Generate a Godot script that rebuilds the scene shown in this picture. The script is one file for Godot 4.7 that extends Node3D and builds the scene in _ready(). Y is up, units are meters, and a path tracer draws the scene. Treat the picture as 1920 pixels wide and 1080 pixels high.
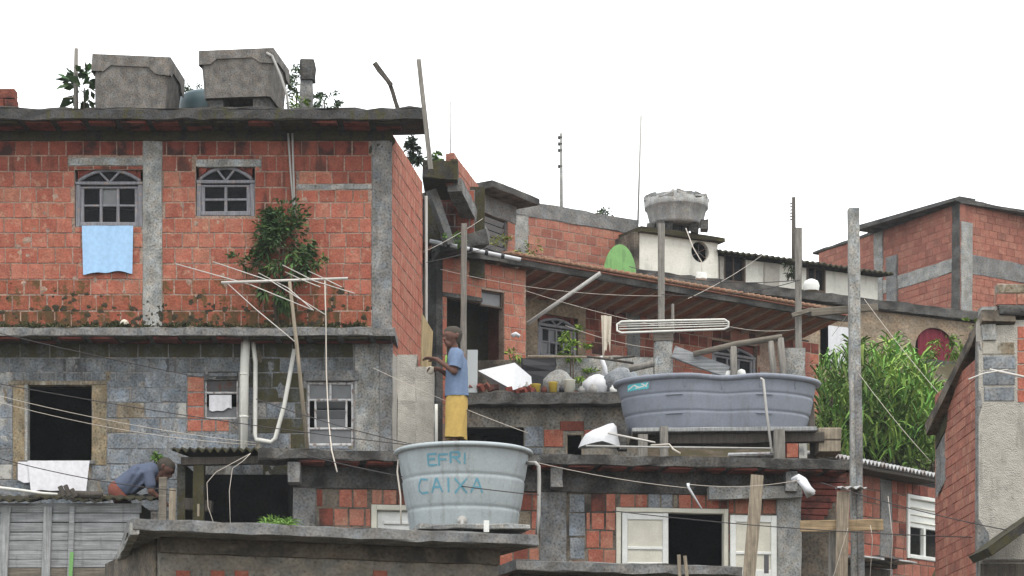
extends Node3D
# A hillside of self-built brick houses under a white overcast sky.
# Distances: a photograph column/row and a distance in metres give a place; every thing then has its real size there.
const FOC := 4060.0
const HOR := 1440.0
const EYE := 1.6
var M := {}
var TX := {}
var rng := RandomNumberGenerator.new()
var used := {}
var counts := {}
var bricks_m := []

func X(px: float, d: float) -> float: return (px - 960.0) / FOC * d
func Y(py: float, d: float) -> float: return EYE + (HOR - py) / FOC * d
func P(px: float, py: float, d: float) -> Vector3: return Vector3(X(px, d), Y(py, d), -d)
func rr(a: float, b: float) -> float: return rng.randf_range(a, b)

# ---------- nodes
func numbered(n: String) -> String:
	if not used.has(n):
		used[n] = 0
		return n
	used[n] += 1
	return "%s_%03d" % [n, used[n]]
func tag(o, label: String, cat: String, group := ""):
	o.set_meta("label", label); o.set_meta("category", cat)
	if group != "": o.set_meta("group", group)
	return o
func thing(nm: String, label: String, cat: String, at := Vector3.ZERO, group := "") -> Node3D:
	var o := Node3D.new(); o.name = numbered(nm); add_child(o); o.position = at
	tag(o, label, cat, group)
	return o
func world_pos(n) -> Vector3:
	var p := Vector3.ZERO
	while n != null and n != self:
		p += n.position
		n = n.get_parent()
	return p
func part(par, nm: String, st: SurfaceTool, mat) -> MeshInstance3D:
	st.generate_normals()
	var arr := st.commit_to_arrays()
	var vs: PackedVector3Array = arr[Mesh.ARRAY_VERTEX]
	var box := AABB(vs[0], Vector3.ZERO)
	for v in vs: box = box.expand(v)
	var c := box.get_center(); c.y = box.position.y
	for i in vs.size(): vs[i] -= c
	arr[Mesh.ARRAY_VERTEX] = vs
	var me := ArrayMesh.new(); me.add_surface_from_arrays(Mesh.PRIMITIVE_TRIANGLES, arr)
	me.surface_set_material(0, M[mat] if mat is String else mat)
	var o := MeshInstance3D.new(); o.mesh = me
	if par == self:
		o.name = numbered(nm); add_child(o); o.position = c
	else:
		o.name = nm; par.add_child(o, true); o.position = c - world_pos(par)
	return o
func solo(nm: String, st: SurfaceTool, mat, label: String, cat: String, group := "") -> MeshInstance3D:
	return tag(part(self, nm, st, mat), label, cat, group)
func group_node(par, nm: String, at: Vector3) -> Node3D:
	var o := Node3D.new(); o.name = nm; par.add_child(o, true); o.position = at - world_pos(par)
	return o

# ---------- shapes
func S(smooth := false) -> SurfaceTool:
	var st := SurfaceTool.new(); st.begin(Mesh.PRIMITIVE_TRIANGLES)
	st.set_smooth_group(0 if smooth else -1)
	return st
func tri(st, a, b, c):
	st.add_vertex(a); st.add_vertex(c); st.add_vertex(b)
func quad(st, a, b, c, d):
	tri(st, a, b, c); tri(st, a, c, d)
# chamfered rectangular bar swept from a to b, sides made uneven by amp
func bar(st, a: Vector3, b: Vector3, w: float, h: float, amp := 0.0, seg := 0.3, up := Vector3.UP, ch := 0.008):
	var dir := (b - a).normalized()
	if absf(dir.dot(up)) > 0.95: up = Vector3.BACK if absf(dir.z) < 0.9 else Vector3.RIGHT
	var sx := dir.cross(up).normalized(); var sy := sx.cross(dir).normalized()
	var n := maxi(1, int((b - a).length() / seg)) if amp > 0.0 else 1
	ch = minf(ch, minf(w, h) * 0.25)
	var x := w / 2; var y := h / 2
	var prof := [Vector2(-x + ch, -y), Vector2(x - ch, -y), Vector2(x, -y + ch), Vector2(x, y - ch), Vector2(x - ch, y), Vector2(-x + ch, y), Vector2(-x, y - ch), Vector2(-x, -y + ch)]
	var rings := []
	for i in n + 1:
		var p := a.lerp(b, float(i) / n)
		if amp > 0.0 and i > 0 and i < n: p += dir * rr(-0.25, 0.25) * seg
		var off := sy * rr(-amp, amp) * 0.6
		var r := []
		for q in prof:
			r.append(p + off + sx * (q.x + rr(-amp, amp)) + sy * (q.y + rr(-amp, amp)))
		rings.append(r)
	for i in n:
		for k in 8:
			var k2 := (k + 1) % 8
			quad(st, rings[i][k], rings[i + 1][k], rings[i + 1][k2], rings[i][k2])
	for k in range(1, 7):
		tri(st, rings[0][0], rings[0][k], rings[0][k + 1])
		tri(st, rings[n][0], rings[n][k + 1], rings[n][k])
# box in a wall's frame (u along the wall, y up, z outward)
func tb(st, T: Transform3D, u0: float, u1: float, y0: float, y1: float, z0: float, z1: float, amp := 0.0, seg := 0.3):
	var um := (u0 + u1) / 2; var ym := (y0 + y1) / 2; var zm := (z0 + z1) / 2
	if y1 - y0 > u1 - u0:
		bar(st, T * Vector3(um, y0, zm), T * Vector3(um, y1, zm), u1 - u0, z1 - z0, amp, seg, T.basis.z)
	else:
		bar(st, T * Vector3(u0, ym, zm), T * Vector3(u1, ym, zm), z1 - z0, y1 - y0, amp, seg)
func tube(st, pts: Array, r: float, sides := 6, r2 := -1.0):
	if r2 < 0: r2 = r
	var n := pts.size()
	var up := Vector3.UP
	var prev := []
	for i in n:
		var d: Vector3 = (pts[mini(i + 1, n - 1)] - pts[maxi(i - 1, 0)]).normalized()
		if absf(d.dot(up)) > 0.97: up = Vector3(0.7, 0.1, 0.7)
		var sx := d.cross(up).normalized(); up = sx.cross(d).normalized()
		var rad := lerpf(r, r2, float(i) / maxi(1, n - 1))
		var ring := []
		for k in sides:
			var t := TAU * k / sides
			ring.append(pts[i] + sx * cos(t) * rad + up * sin(t) * rad)
		if i > 0:
			for k in sides:
				var k2 := (k + 1) % sides
				quad(st, prev[k], ring[k], ring[k2], prev[k2])
		if i == 0 or i == n - 1:
			for k in range(1, sides - 1):
				if i == 0: tri(st, ring[0], ring[k], ring[k + 1])
				else: tri(st, ring[0], ring[k + 1], ring[k])
		prev = ring
func sag(a: Vector3, b: Vector3, s: float, n := 14) -> Array:
	var r := []
	for i in n + 1:
		var t := float(i) / n
		r.append(a.lerp(b, t) - Vector3(0, 4 * s * t * (1 - t), 0))
	return r
# surface of rings: profile of (scale, y); a, b the half widths; bend(theta, y) moves a point
func lathe(st, c: Vector3, a: float, b: float, prof: Array, n: int, bend = null):
	var prev := []
	for q in prof:
		var ring := []
		for k in n:
			var t := TAU * k / n
			var p := Vector3(cos(t) * a * q.x, q.y, sin(t) * b * q.x)
			if bend != null: p = bend.call(t, p)
			ring.append(c + p)
		if prev.size():
			for k in n:
				var k2 := (k + 1) % n
				quad(st, prev[k], ring[k], ring[k2], prev[k2])
		prev = ring
func leaf(st, p: Vector3, d: Vector3, l: float, w: float, droop: float):
	var s := d.cross(Vector3.UP)
	if s.length() < 0.05: s = Vector3.RIGHT
	s = s.normalized().rotated(d.normalized(), rr(-1.2, 1.2)) * w * 0.5
	var m := p + d * l * 0.5 - Vector3(0, droop * l * 0.15, 0)
	var e := p + d * l - Vector3(0, droop * l * 0.6, 0)
	tri(st, p, m - s, m + s); tri(st, m - s, e, m + s)
func leaves(st, c: Vector3, rad: Vector3, n: int, l: float, w: float, droop: float, tone: Color, clumps := 9):
	var cs := []
	for i in clumps:
		var v := Vector3(rr(-1, 1), rr(-1, 1), rr(-1, 1)).limit_length(1.0) * 0.75
		cs.append([v, rr(0.16, 0.36)])
	for i in n:
		var q = cs[rng.randi() % clumps]
		var v: Vector3 = Vector3(rng.randfn(), rng.randfn(), rng.randfn()).normalized() * q[1] * pow(rng.randf(), 0.45) + q[0]
		var dir := (v * 0.8 + Vector3(rr(-1, 1), rr(-0.5, 0.9), rr(-1, 1)) * 0.7).normalized()
		var t := rr(0.6, 1.35)
		st.set_color(Color(tone.r * t * rr(0.85, 1.2), tone.g * t, tone.b * t * rr(0.7, 1.2)))
		leaf(st, c + v * rad, dir, l * rr(0.6, 1.3), w * rr(0.7, 1.3), droop)
# loose garment: rings of [centre, half axis a, half axis b], pleated more towards the last ring
func loft(st, rings: Array, n: int, amp: float, nf: float):
	var prev := []
	var ph := rr(0, TAU)
	for i in rings.size():
		var ring := []
		var am := amp * (0.3 + 0.7 * i / float(rings.size() - 1))
		for k in n:
			var t := TAU * k / n
			var s := 1.0 + am * (sin(t * nf + ph + i * 0.7) + 0.6 * sin(t * nf * 1.7 - i * 1.1 + ph * 2))
			ring.append(rings[i][0] + (rings[i][1] * cos(t) + rings[i][2] * sin(t)) * s + Vector3(0, amp * 0.06 * sin(t * 3 + ph), 0))
		if i > 0:
			for k in n:
				var k2 := (k + 1) % n
				quad(st, prev[k], ring[k], ring[k2], prev[k2])
		prev = ring
# cloth hanging from a line: top-left o, along x by w, down by h
func cloth(st, o: Vector3, ax: Vector3, out: Vector3, w: float, h: float, fold: float, nf: float, uneven := 0.02, taper := 0.0, nx := 18, ny := 14):
	var g := []
	var ph := rr(0, TAU)
	for j in ny + 1:
		var row := []
		for i in nx + 1:
			var u := float(i) / nx; var v := float(j) / ny
			var ww := u + (0.5 - u) * taper * v
			var zz := fold * (0.35 + 0.65 * v) * (sin(u * TAU * nf + ph + v * 0.8) + 0.4 * sin(u * TAU * nf * 2.3 + ph * 2 + v * 2.0)) + fold * 1.4
			var yy := -h * v + uneven * v * (sin(u * 5 + ph) + 0.5 * sin(u * 13 + ph))
			row.append(o + ax * w * ww + Vector3(0, yy, 0) + out * zz)
		g.append(row)
	for j in ny:
		for i in nx:
			quad(st, g[j + 1][i], g[j + 1][i + 1], g[j][i + 1], g[j][i])

# ---------- walls
func plane(pl: float, dl: float, pr: float, dr: float, back := 0.0) -> Transform3D:
	var a := Vector3(X(pl, dl), 0, -dl); var b := Vector3(X(pr, dr), 0, -dr)
	var x := (b - a).normalized(); var z := x.cross(Vector3.UP)
	return Transform3D(Basis(x, Vector3.UP, z), a - z * back)
# where the sight line of a photograph place meets a wall: (u, y)
func on(T: Transform3D, px: float, py: float, lift := 0.0) -> Vector2:
	var dir := Vector3((px - 960) / FOC, (HOR - py) / FOC, -1)
	var o := T.origin + T.basis.z * lift
	var t := (o.dot(T.basis.z)) / dir.dot(T.basis.z)
	var hit := dir * t
	return Vector2((hit - o).dot(T.basis.x), hit.y + EYE)
func U(T, px: float) -> float: return on(T, px, 700).x
func at(T: Transform3D, px: float, py: float, lift := 0.0) -> Vector3:
	var q := on(T, px, py, lift)
	return T * Vector3(q.x, q.y, lift)
func hole(T, x0: float, y0: float, x1: float, y1: float) -> Rect2:
	var a := on(T, x0, y1); var b := on(T, x1, y0)
	return Rect2(a.x, a.y, b.x - a.x, b.y - a.y)
func cells(u0: float, u1: float, y0: float, y1: float, ops: Array) -> Array:
	var ys := [y0, y1]
	for r in ops:
		for v in [r.position.y, r.end.y]:
			if v > y0 and v < y1: ys.append(v)
	ys.sort()
	var out := []
	for i in ys.size() - 1:
		if ys[i + 1] - ys[i] < 0.002: continue
		var ym: float = (ys[i] + ys[i + 1]) / 2
		var xs := [[u0, u1]]
		for r in ops:
			if ym > r.position.y and ym < r.end.y:
				var nx := []
				for s in xs:
					if r.position.x > s[0]: nx.append([s[0], minf(s[1], r.position.x)])
					if r.end.x < s[1]: nx.append([maxf(s[0], r.end.x), s[1]])
				xs = nx
		for s in xs:
			if s[1] - s[0] > 0.004: out.append([s[0], s[1], ys[i], ys[i + 1]])
	return out
func raw_box(st, T: Transform3D, u0, u1, y0, y1, z0, z1):
	var c := []
	for z in [z0, z1]:
		for q in [[u0, y0], [u1, y0], [u1, y1], [u0, y1]]: c.append(T * Vector3(q[0], q[1], z))
	quad(st, c[4], c[5], c[6], c[7]); quad(st, c[1], c[0], c[3], c[2])
	quad(st, c[0], c[1], c[5], c[4]); quad(st, c[3], c[7], c[6], c[2])
	quad(st, c[0], c[4], c[7], c[3]); quad(st, c[1], c[2], c[6], c[5])
func make_bricks():
	for v in 6:
		var st := S()
		var f := []; var g := []; var bk := []
		for q in [[-1, -1], [1, -1], [1, 1], [-1, 1]]:
			var jx := rr(-0.012, 0.012); var jy := rr(-0.012, 0.012)
			f.append(Vector3(q[0] * (0.475 + jx), q[1] * (0.475 + jy), 0.5 + rr(-0.04, 0.03)))
			g.append(Vector3(q[0] * (0.5 + jx), q[1] * (0.5 + jy), 0.4))
			bk.append(Vector3(q[0] * 0.5, q[1] * 0.5, -0.5))
		quad(st, f[0], f[1], f[2], f[3])
		for k in 4:
			var k2 := (k + 1) % 4
			quad(st, g[k], g[k2], f[k2], f[k]); quad(st, bk[k], bk[k2], g[k2], g[k])
		st.generate_normals()
		bricks_m.append(st.commit())
func count(par, nm: String) -> int:
	var k := "%d/%s" % [par.get_instance_id(), nm]
	counts[k] = counts.get(k, 0) + 1
	return counts[k]
func brick(par, nm: String, T: Transform3D, c: Vector3, s: Vector3, mat, turn := 0.0):
	var o := MeshInstance3D.new(); o.name = nm; o.mesh = bricks_m[rng.randi() % 6]
	o.material_override = M[mat]
	par.add_child(o, true)
	var b := T.basis
	if turn != 0.0: b = b.rotated(T.basis.z, turn)
	o.transform = Transform3D(b * Basis.from_scale(s), T * c - world_pos(par))
# masonry: a mortar core with openings and every brick or block laid in front of it
func wall(par, T: Transform3D, u0: float, u1: float, y0: float, y1: float, ops: Array, o: Dictionary):
	var st := S()
	var th: float = o.get("thick", 0.14)
	for c in cells(u0, u1, y0, y1, ops): raw_box(st, T, c[0], c[1], c[2], c[3], -th, -0.002)
	part(par, o.get("core_name", "mortar"), st, o.get("core", "mortar"))
	if o.get("bare", false): return
	var nm: String = o.get("nm", "brick")
	var bw: float = o.bw; var bh: float = o.bh; var j: float = o.get("j", 0.014)
	var mats: Array = o.mats
	var over := {}
	var lo: float = o.get("low", y0)
	var shut: Array = ops + o.get("skip", [])
	var row := 0
	var y := y1
	while y > lo + 0.02:
		var hh := bh * rr(0.95, 1.05)
		var ya := maxf(y - hh, lo)
		var u := u0 - (bw * (0.5 if row % 2 else 0.05)) + rr(-0.03, 0.03)
		while u < u1:
			var ww := bw * rr(0.93, 1.07)
			var ua := maxf(u, u0); var ub := minf(u + ww, u1)
			var spans := [[ua, ub, ya, y]]
			for r in shut:
				var ns := []
				for s in spans:
					if s[1] <= r.position.x or s[0] >= r.end.x or s[3] <= r.position.y + 0.01 or s[2] >= r.end.y - 0.01:
						ns.append(s); continue
					if s[0] < r.position.x: ns.append([s[0], r.position.x, s[2], s[3]])
					if s[1] > r.end.x: ns.append([r.end.x, s[1], s[2], s[3]])
					var ma := maxf(s[0], r.position.x); var mb := minf(s[1], r.end.x)
					if s[2] < r.position.y: ns.append([ma, mb, s[2], r.position.y])
					if s[3] > r.end.y: ns.append([ma, mb, r.end.y, s[3]])
				spans = ns
			for s in spans:
				var w: float = s[1] - s[0] - j * rr(0.6, 1.5); var h: float = s[3] - s[2] - j * rr(0.6, 1.5)
				if w < 0.03 or h < 0.03 or rng.randf() < o.get("gap", 0.0): continue
				var cx: float = (s[0] + s[1]) / 2; var cy: float = (s[2] + s[3]) / 2
				var mt: String = mats[rng.randi() % mats.size()]
				if o.has("pick"): mt = o.pick.call(cx, cy, mt)
				if mt == "": continue
				var zc := -0.04 + rr(0.002, 0.008)
				if count(par, nm) <= o.get("limit", 300):
					brick(par, nm, T, Vector3(cx, cy, zc), Vector3(w, h, 0.08), mt, rr(-0.014, 0.014))
				else:
					if not over.has(mt): over[mt] = S()
					raw_box(over[mt], T, cx - w / 2, cx + w / 2, cy - h / 2, cy + h / 2, zc - 0.03, zc + 0.04)
			u += ww
		y = ya
		row += 1
	for mt in over:
		part(par, nm + "work", over[mt], mt).set_meta("kind", "stuff")
# smears of mortar left on the wall, thin lumps with a ragged outline
func smears(par, T: Transform3D, rects: Array, n: int, rmin: float, rmax: float, m: String, shut: Array, tall := 1.0, nm := "mortar_smear"):
	for i in n:
		var q: Rect2 = rects[i % rects.size()]
		var c := Vector2(rr(q.position.x, q.end.x), rr(q.position.y, q.end.y))
		var r := rr(rmin, rmax)
		var ok := true
		for s in shut:
			if s.grow(r * maxf(1.0, tall)).has_point(c): ok = false
		if not ok: continue
		var st := S(true)
		var prev := Vector3.ZERO; var first := Vector3.ZERO
		for k in 11:
			var t := TAU * k / 11.0
			var p := T * Vector3(c.x + cos(t) * r * rr(0.5, 1.2), c.y + sin(t) * r * rr(0.5, 1.2) * tall, -0.004)
			if k == 0: first = p
			else: tri(st, T * Vector3(c.x, c.y, 0.014), prev, p)
			prev = p
		tri(st, T * Vector3(c.x, c.y, 0.014), prev, first)
		part(par, nm, st, m)
# the rest of a closed house: back, sides, floor, ceiling
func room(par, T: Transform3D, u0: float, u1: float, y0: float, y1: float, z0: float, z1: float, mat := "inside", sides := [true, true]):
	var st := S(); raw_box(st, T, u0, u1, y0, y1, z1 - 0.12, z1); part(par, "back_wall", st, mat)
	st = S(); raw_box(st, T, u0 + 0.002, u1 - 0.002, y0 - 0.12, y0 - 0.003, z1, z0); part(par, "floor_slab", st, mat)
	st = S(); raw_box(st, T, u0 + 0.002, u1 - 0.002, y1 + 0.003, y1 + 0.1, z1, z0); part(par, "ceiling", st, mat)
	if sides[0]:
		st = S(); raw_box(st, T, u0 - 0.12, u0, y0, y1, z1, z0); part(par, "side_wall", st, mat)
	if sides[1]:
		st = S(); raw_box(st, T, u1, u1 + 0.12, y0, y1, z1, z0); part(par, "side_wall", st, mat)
# ---------- textures and materials
func noise(seed_: int, freq: float, oct: int, w := 512, h := 512, kind := FastNoiseLite.TYPE_SIMPLEX_SMOOTH) -> PackedByteArray:
	var n := FastNoiseLite.new(); n.seed = seed_; n.frequency = freq; n.noise_type = kind
	n.fractal_octaves = oct; n.fractal_type = FastNoiseLite.FRACTAL_FBM
	var im := n.get_seamless_image(w, h)
	im.convert(Image.FORMAT_L8)
	if w != 512 or h != 512: im.resize(512, 512, Image.INTERPOLATE_CUBIC)
	return im.get_data()
func tex(nm: String, f: Callable):
	var d := PackedByteArray(); d.resize(512 * 512 * 4)
	for i in 512 * 512:
		var c: Color = f.call(i)
		d[i * 4] = c.r8; d[i * 4 + 1] = c.g8; d[i * 4 + 2] = c.b8; d[i * 4 + 3] = c.a8
	TX[nm] = ImageTexture.create_from_image(Image.create_from_data(512, 512, false, Image.FORMAT_RGBA8, d))
func ss(a: float, b: float, x: float) -> float: return smoothstep(a, b, x)
func make_textures():
	var fine := noise(11, 0.09, 4); var blot := noise(12, 0.012, 5); var blot2 := noise(13, 0.02, 5)
	var strk := noise(14, 0.03, 4, 512, 48); var strf := noise(15, 0.06, 3, 512, 24); var strh := noise(16, 0.06, 3, 24, 512)
	var big := noise(17, 0.007, 4)
	var k := 1.0 / 255.0
	tex("brick", func(i):
		var v := 0.58 + 0.42 * (0.6 * fine[i] * k + 0.4 * blot2[i] * k)
		var h := (blot[i] * k - 0.5) * 0.16
		return Color(v, v * (0.95 + h), v * (0.93 + h)))
	tex("conc", func(i):
		var v := 0.42 + 0.58 * (0.5 * fine[i] * k + 0.5 * blot[i] * k)
		if fine[i] < 60: v *= 0.75
		var h := (blot2[i] * k - 0.5) * 0.1
		return Color(v * (1.0 + h), v, v * (1.0 - h)))
	tex("plain", func(i):
		var v := 0.82 + 0.18 * (0.5 * fine[i] * k + 0.5 * blot[i] * k)
		return Color(v, v, v))
	tex("wood_v", func(i):
		var v := 0.55 + 0.45 * (0.6 * strf[i] * k + 0.2 * fine[i] * k + 0.2 * blot[i] * k)
		return Color(v, v, v))
	tex("wood_h", func(i):
		var v := 0.55 + 0.45 * (0.6 * strh[i] * k + 0.2 * fine[i] * k + 0.2 * blot[i] * k)
		return Color(v, v, v))
	tex("bump", func(i):
		var v := 0.6 * fine[i] * k + 0.4 * blot2[i] * k
		return Color(v, v, v))
	# dirt, mould and smears that lie over the base colour
	tex("soot", func(i):
		var a := ss(0.42, 0.7, 0.65 * blot[i] * k + 0.2 * big[i] * k + 0.15 * fine[i] * k)
		return Color(0.13, 0.125, 0.12, a * 0.85))
	tex("streak", func(i):
		var a := ss(0.5, 0.8, strk[i] * k) * ss(0.3, 0.6, blot[i] * k)
		return Color(0.17, 0.165, 0.15, a * 0.28))
	tex("smear", func(i):
		var a := ss(0.6, 0.72, 0.75 * blot2[i] * k + 0.25 * fine[i] * k)
		return Color(0.66, 0.55, 0.46, a * 0.4))
	tex("moss", func(i):
		var a := ss(0.33, 0.55, 0.5 * blot2[i] * k + 0.2 * fine[i] * k + 0.3 * strk[i] * k)
		var g := fine[i] * k
		return Color(0.19 + 0.08 * g, 0.175 + 0.08 * g, 0.125, a * 0.85))
	tex("moss_thin", func(i):
		var a := ss(0.5, 0.66, 0.5 * blot2[i] * k + 0.2 * fine[i] * k + 0.3 * strk[i] * k)
		var g := fine[i] * k
		return Color(0.2 + 0.08 * g, 0.19 + 0.08 * g, 0.12, a * 0.8))
	tex("soot_thin", func(i):
		var a := ss(0.5, 0.72, 0.6 * strk[i] * k + 0.4 * blot[i] * k)
		return Color(0.16, 0.14, 0.13, a * 0.7))
	tex("smudge", func(i):
		var a := ss(0.5, 0.8, 0.55 * strk[i] * k + 0.25 * blot2[i] * k + 0.2 * fine[i] * k)
		return Color(0.36, 0.35, 0.32, a * 0.5))
	tex("lime", func(i):
		var a := ss(0.55, 0.7, 0.6 * blot[i] * k + 0.4 * strk[i] * k)
		return Color(0.68, 0.67, 0.64, a * 0.55))
	tex("rust", func(i):
		var a := ss(0.45, 0.7, 0.6 * blot2[i] * k + 0.4 * strk[i] * k)
		return Color(0.36, 0.22, 0.14, a * 0.8))
func mat(nm: String, r: float, g: float, b: float, rough: float, t := "", sc := 0.4, det := "", dsc := 0.3, bump := 0.0) -> StandardMaterial3D:
	var m := StandardMaterial3D.new()
	m.resource_name = nm
	m.albedo_color = Color(r, g, b).linear_to_srgb()
	m.roughness = rough
	m.metallic_specular = 0.35
	if t != "":
		m.albedo_texture = TX[t]
		m.uv1_triplanar = true; m.uv1_world_triplanar = true; m.uv1_scale = Vector3.ONE * sc
		m.uv1_offset = Vector3(M.size() * 0.37, M.size() * 0.21, 0.13)
	if bump > 0.0:
		m.heightmap_enabled = true; m.heightmap_texture = TX["bump"]; m.heightmap_scale = bump
	if det != "":
		m.detail_enabled = true; m.detail_albedo = TX[det]
		m.detail_uv_layer = BaseMaterial3D.DETAIL_UV_2
		m.uv2_triplanar = true; m.uv2_world_triplanar = true; m.uv2_scale = Vector3.ONE * dsc
		m.uv2_offset = Vector3(M.size() * 0.11, M.size() * 0.07, 0.4)
	M[nm] = m
	return m
func make_materials():
	make_textures()
	# hollow clay brick, several firings
	mat("brick_a", 0.48, 0.18, 0.122, 0.9, "brick", 0.6, "smear", 0.5, 0.5)
	mat("brick_b", 0.42, 0.15, 0.105, 0.9, "brick", 0.6, "smear", 0.45, 0.5)
	mat("brick_c", 0.52, 0.205, 0.145, 0.9, "brick", 0.6, "smear", 0.5, 0.5)
	mat("brick_d", 0.30, 0.10, 0.07, 0.9, "brick", 0.6, "soot", 0.25, 0.5)
	mat("brick_e", 0.50, 0.225, 0.155, 0.9, "brick", 0.6, "smear", 0.6, 0.5)
	mat("brick_moss", 0.34, 0.11, 0.065, 0.95, "brick", 0.6, "moss", 0.45, 0.6)
	mat("brick_moss_light", 0.38, 0.135, 0.085, 0.95, "brick", 0.6, "moss_thin", 0.4, 0.6)
	mat("brick_half_dark", 0.34, 0.115, 0.08, 0.95, "brick", 0.6, "soot_thin", 0.35, 0.5)
	mat("brick_dark", 0.26, 0.075, 0.055, 0.95, "brick", 0.6, "soot", 0.5, 0.5)
	mat("brick_far_a", 0.43, 0.195, 0.145, 0.9, "brick", 0.5, "smear", 0.35, 0.4)
	mat("brick_far_b", 0.37, 0.165, 0.125, 0.9, "brick", 0.5, "streak", 0.3, 0.4)
	mat("brick_far_c", 0.50, 0.235, 0.17, 0.9, "brick", 0.5, "smear", 0.4, 0.4)
	mat("tile_red", 0.28, 0.09, 0.07, 0.9, "brick", 0.6, "soot", 0.4, 0.3)
	mat("tile_orange", 0.36, 0.235, 0.16, 0.9, "brick", 0.6, "smear", 0.6, 0.3)
	mat("mortar", 0.52, 0.37, 0.29, 0.95, "conc", 0.6, "smear", 0.6, 0.4)
	mat("mortar_grey", 0.33, 0.33, 0.325, 0.95, "conc", 0.6, "smear", 0.4, 0.4)
	mat("block_a", 0.37, 0.395, 0.42, 0.95, "conc", 0.5, "streak", 0.35, 0.6)
	mat("block_b", 0.32, 0.345, 0.37, 0.95, "conc", 0.5, "streak", 0.3, 0.6)
	mat("block_c", 0.39, 0.385, 0.37, 0.95, "conc", 0.5, "lime", 0.4, 0.6)
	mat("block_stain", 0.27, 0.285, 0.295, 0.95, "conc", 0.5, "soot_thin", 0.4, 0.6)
	mat("block_tan", 0.34, 0.28, 0.20, 0.95, "conc", 0.5, "lime", 0.4, 0.6)
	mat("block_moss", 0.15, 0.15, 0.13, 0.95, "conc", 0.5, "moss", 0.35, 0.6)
	mat("conc", 0.32, 0.315, 0.305, 0.95, "conc", 0.5, "streak", 0.4, 0.6)
	mat("conc_light", 0.50, 0.495, 0.465, 0.95, "conc", 0.6, "streak", 0.45, 0.6)
	mat("conc_dark", 0.17, 0.163, 0.152, 0.95, "conc", 0.5, "soot", 0.35, 0.8)
	mat("conc_soot", 0.105, 0.10, 0.098, 0.95, "conc", 0.6, "moss_thin", 0.5, 0.8)
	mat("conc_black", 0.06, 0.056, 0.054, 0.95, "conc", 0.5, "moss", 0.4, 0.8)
	mat("tank_cement", 0.29, 0.265, 0.24, 0.95, "conc", 0.8, "streak", 0.6, 0.5)
	mat("tank_pale", 0.60, 0.60, 0.58, 0.9, "conc", 0.8, "streak", 0.6, 0.5)
	mat("plaster_beige", 0.46, 0.355, 0.25, 0.95, "conc", 0.35, "streak", 0.3, 0.4)
	mat("plaster_tan", 0.40, 0.32, 0.205, 0.95, "conc", 0.5, "streak", 0.4, 0.4)
	mat("plaster_brown", 0.27, 0.225, 0.175, 0.95, "conc", 0.4, "soot", 0.25, 0.5)
	mat("plaster_rough", 0.41, 0.385, 0.34, 0.95, "plain", 1.1, "streak", 0.5, 1.6)
	mat("plaster_drab", 0.38, 0.345, 0.29, 0.95, "conc", 0.4, "streak", 0.3, 0.5)
	mat("plaster_dark", 0.10, 0.095, 0.08, 0.95, "conc", 0.4, "moss", 0.3, 0.6)
	mat("wall_white", 0.66, 0.64, 0.57, 0.9, "plain", 0.4, "streak", 0.4, 0.3)
	mat("inside", 0.025, 0.024, 0.023, 0.95, "conc", 0.4)  # near-black albedo puts the unlit look of rooms into the colour
	mat("wood_grey", 0.30, 0.28, 0.25, 0.9, "wood_v", 1.2, "streak", 0.6, 0.6)
	mat("wood_board", 0.38, 0.39, 0.395, 0.9, "wood_h", 1.0, "streak", 0.5, 0.4)
	mat("wood_batten", 0.40, 0.41, 0.41, 0.9, "wood_v", 1.0, "streak", 0.5, 0.4)
	mat("wood_dark", 0.11, 0.095, 0.08, 0.9, "wood_v", 1.2, "", 1.0, 0.6)
	mat("wood_beam", 0.24, 0.21, 0.17, 0.9, "wood_h", 1.2, "streak", 0.6, 0.6)
	mat("wood_tan", 0.46, 0.34, 0.20, 0.85, "wood_h", 1.5, "streak", 0.6, 0.3)
	mat("wood_raw", 0.38, 0.32, 0.24, 0.85, "wood_v", 1.5, "streak", 0.6, 0.3)
	mat("ply", 0.48, 0.36, 0.19, 0.85, "wood_v", 0.8, "streak", 0.5, 0.2)
	mat("frame_grey", 0.30, 0.30, 0.33, 0.8, "wood_v", 1.5, "smear", 0.8, 0.2)
	mat("frame_brown", 0.12, 0.085, 0.065, 0.8, "wood_v", 1.5)
	mat("paint_white", 0.72, 0.73, 0.70, 0.6, "plain", 0.8)
	mat("paint_cream", 0.62, 0.60, 0.51, 0.7, "plain", 0.8)
	mat("plastic_white", 0.66, 0.65, 0.60, 0.5, "plain", 1.0)
	mat("plastic_grey", 0.36, 0.35, 0.33, 0.5, "plain", 1.0, "streak", 0.8)
	mat("steel_white", 0.58, 0.58, 0.58, 0.5, "plain", 1.5, "rust", 0.9)
	mat("steel_pale", 0.55, 0.52, 0.48, 0.45, "plain", 1.5)
	mat("steel_dark", 0.10, 0.10, 0.105, 0.6, "plain", 1.5, "rust", 0.8)
	mat("sheet_zinc", 0.48, 0.49, 0.49, 0.6, "plain", 1.0, "rust", 0.5)
	mat("sheet_dark", 0.055, 0.05, 0.048, 0.9, "conc", 0.8, "moss", 0.5, 0.4)
	mat("tank_poly_blue", 0.35, 0.39, 0.405, 0.5, "plain", 0.5, "smudge", 0.6)
	mat("tank_poly_grey", 0.21, 0.23, 0.275, 0.5, "plain", 0.5, "smudge", 0.5)
	mat("paint_teal", 0.12, 0.30, 0.38, 0.7, "plain", 2.0)
	mat("sticker", 0.10, 0.48, 0.52, 0.5)
	mat("green_plastic", 0.17, 0.36, 0.12, 0.5, "plain", 0.6, "streak", 0.5)
	mat("drum_blue", 0.06, 0.10, 0.115, 0.5, "plain", 1.0)
	mat("cloth_blue", 0.36, 0.56, 0.80, 0.95, "plain", 2.0)
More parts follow.
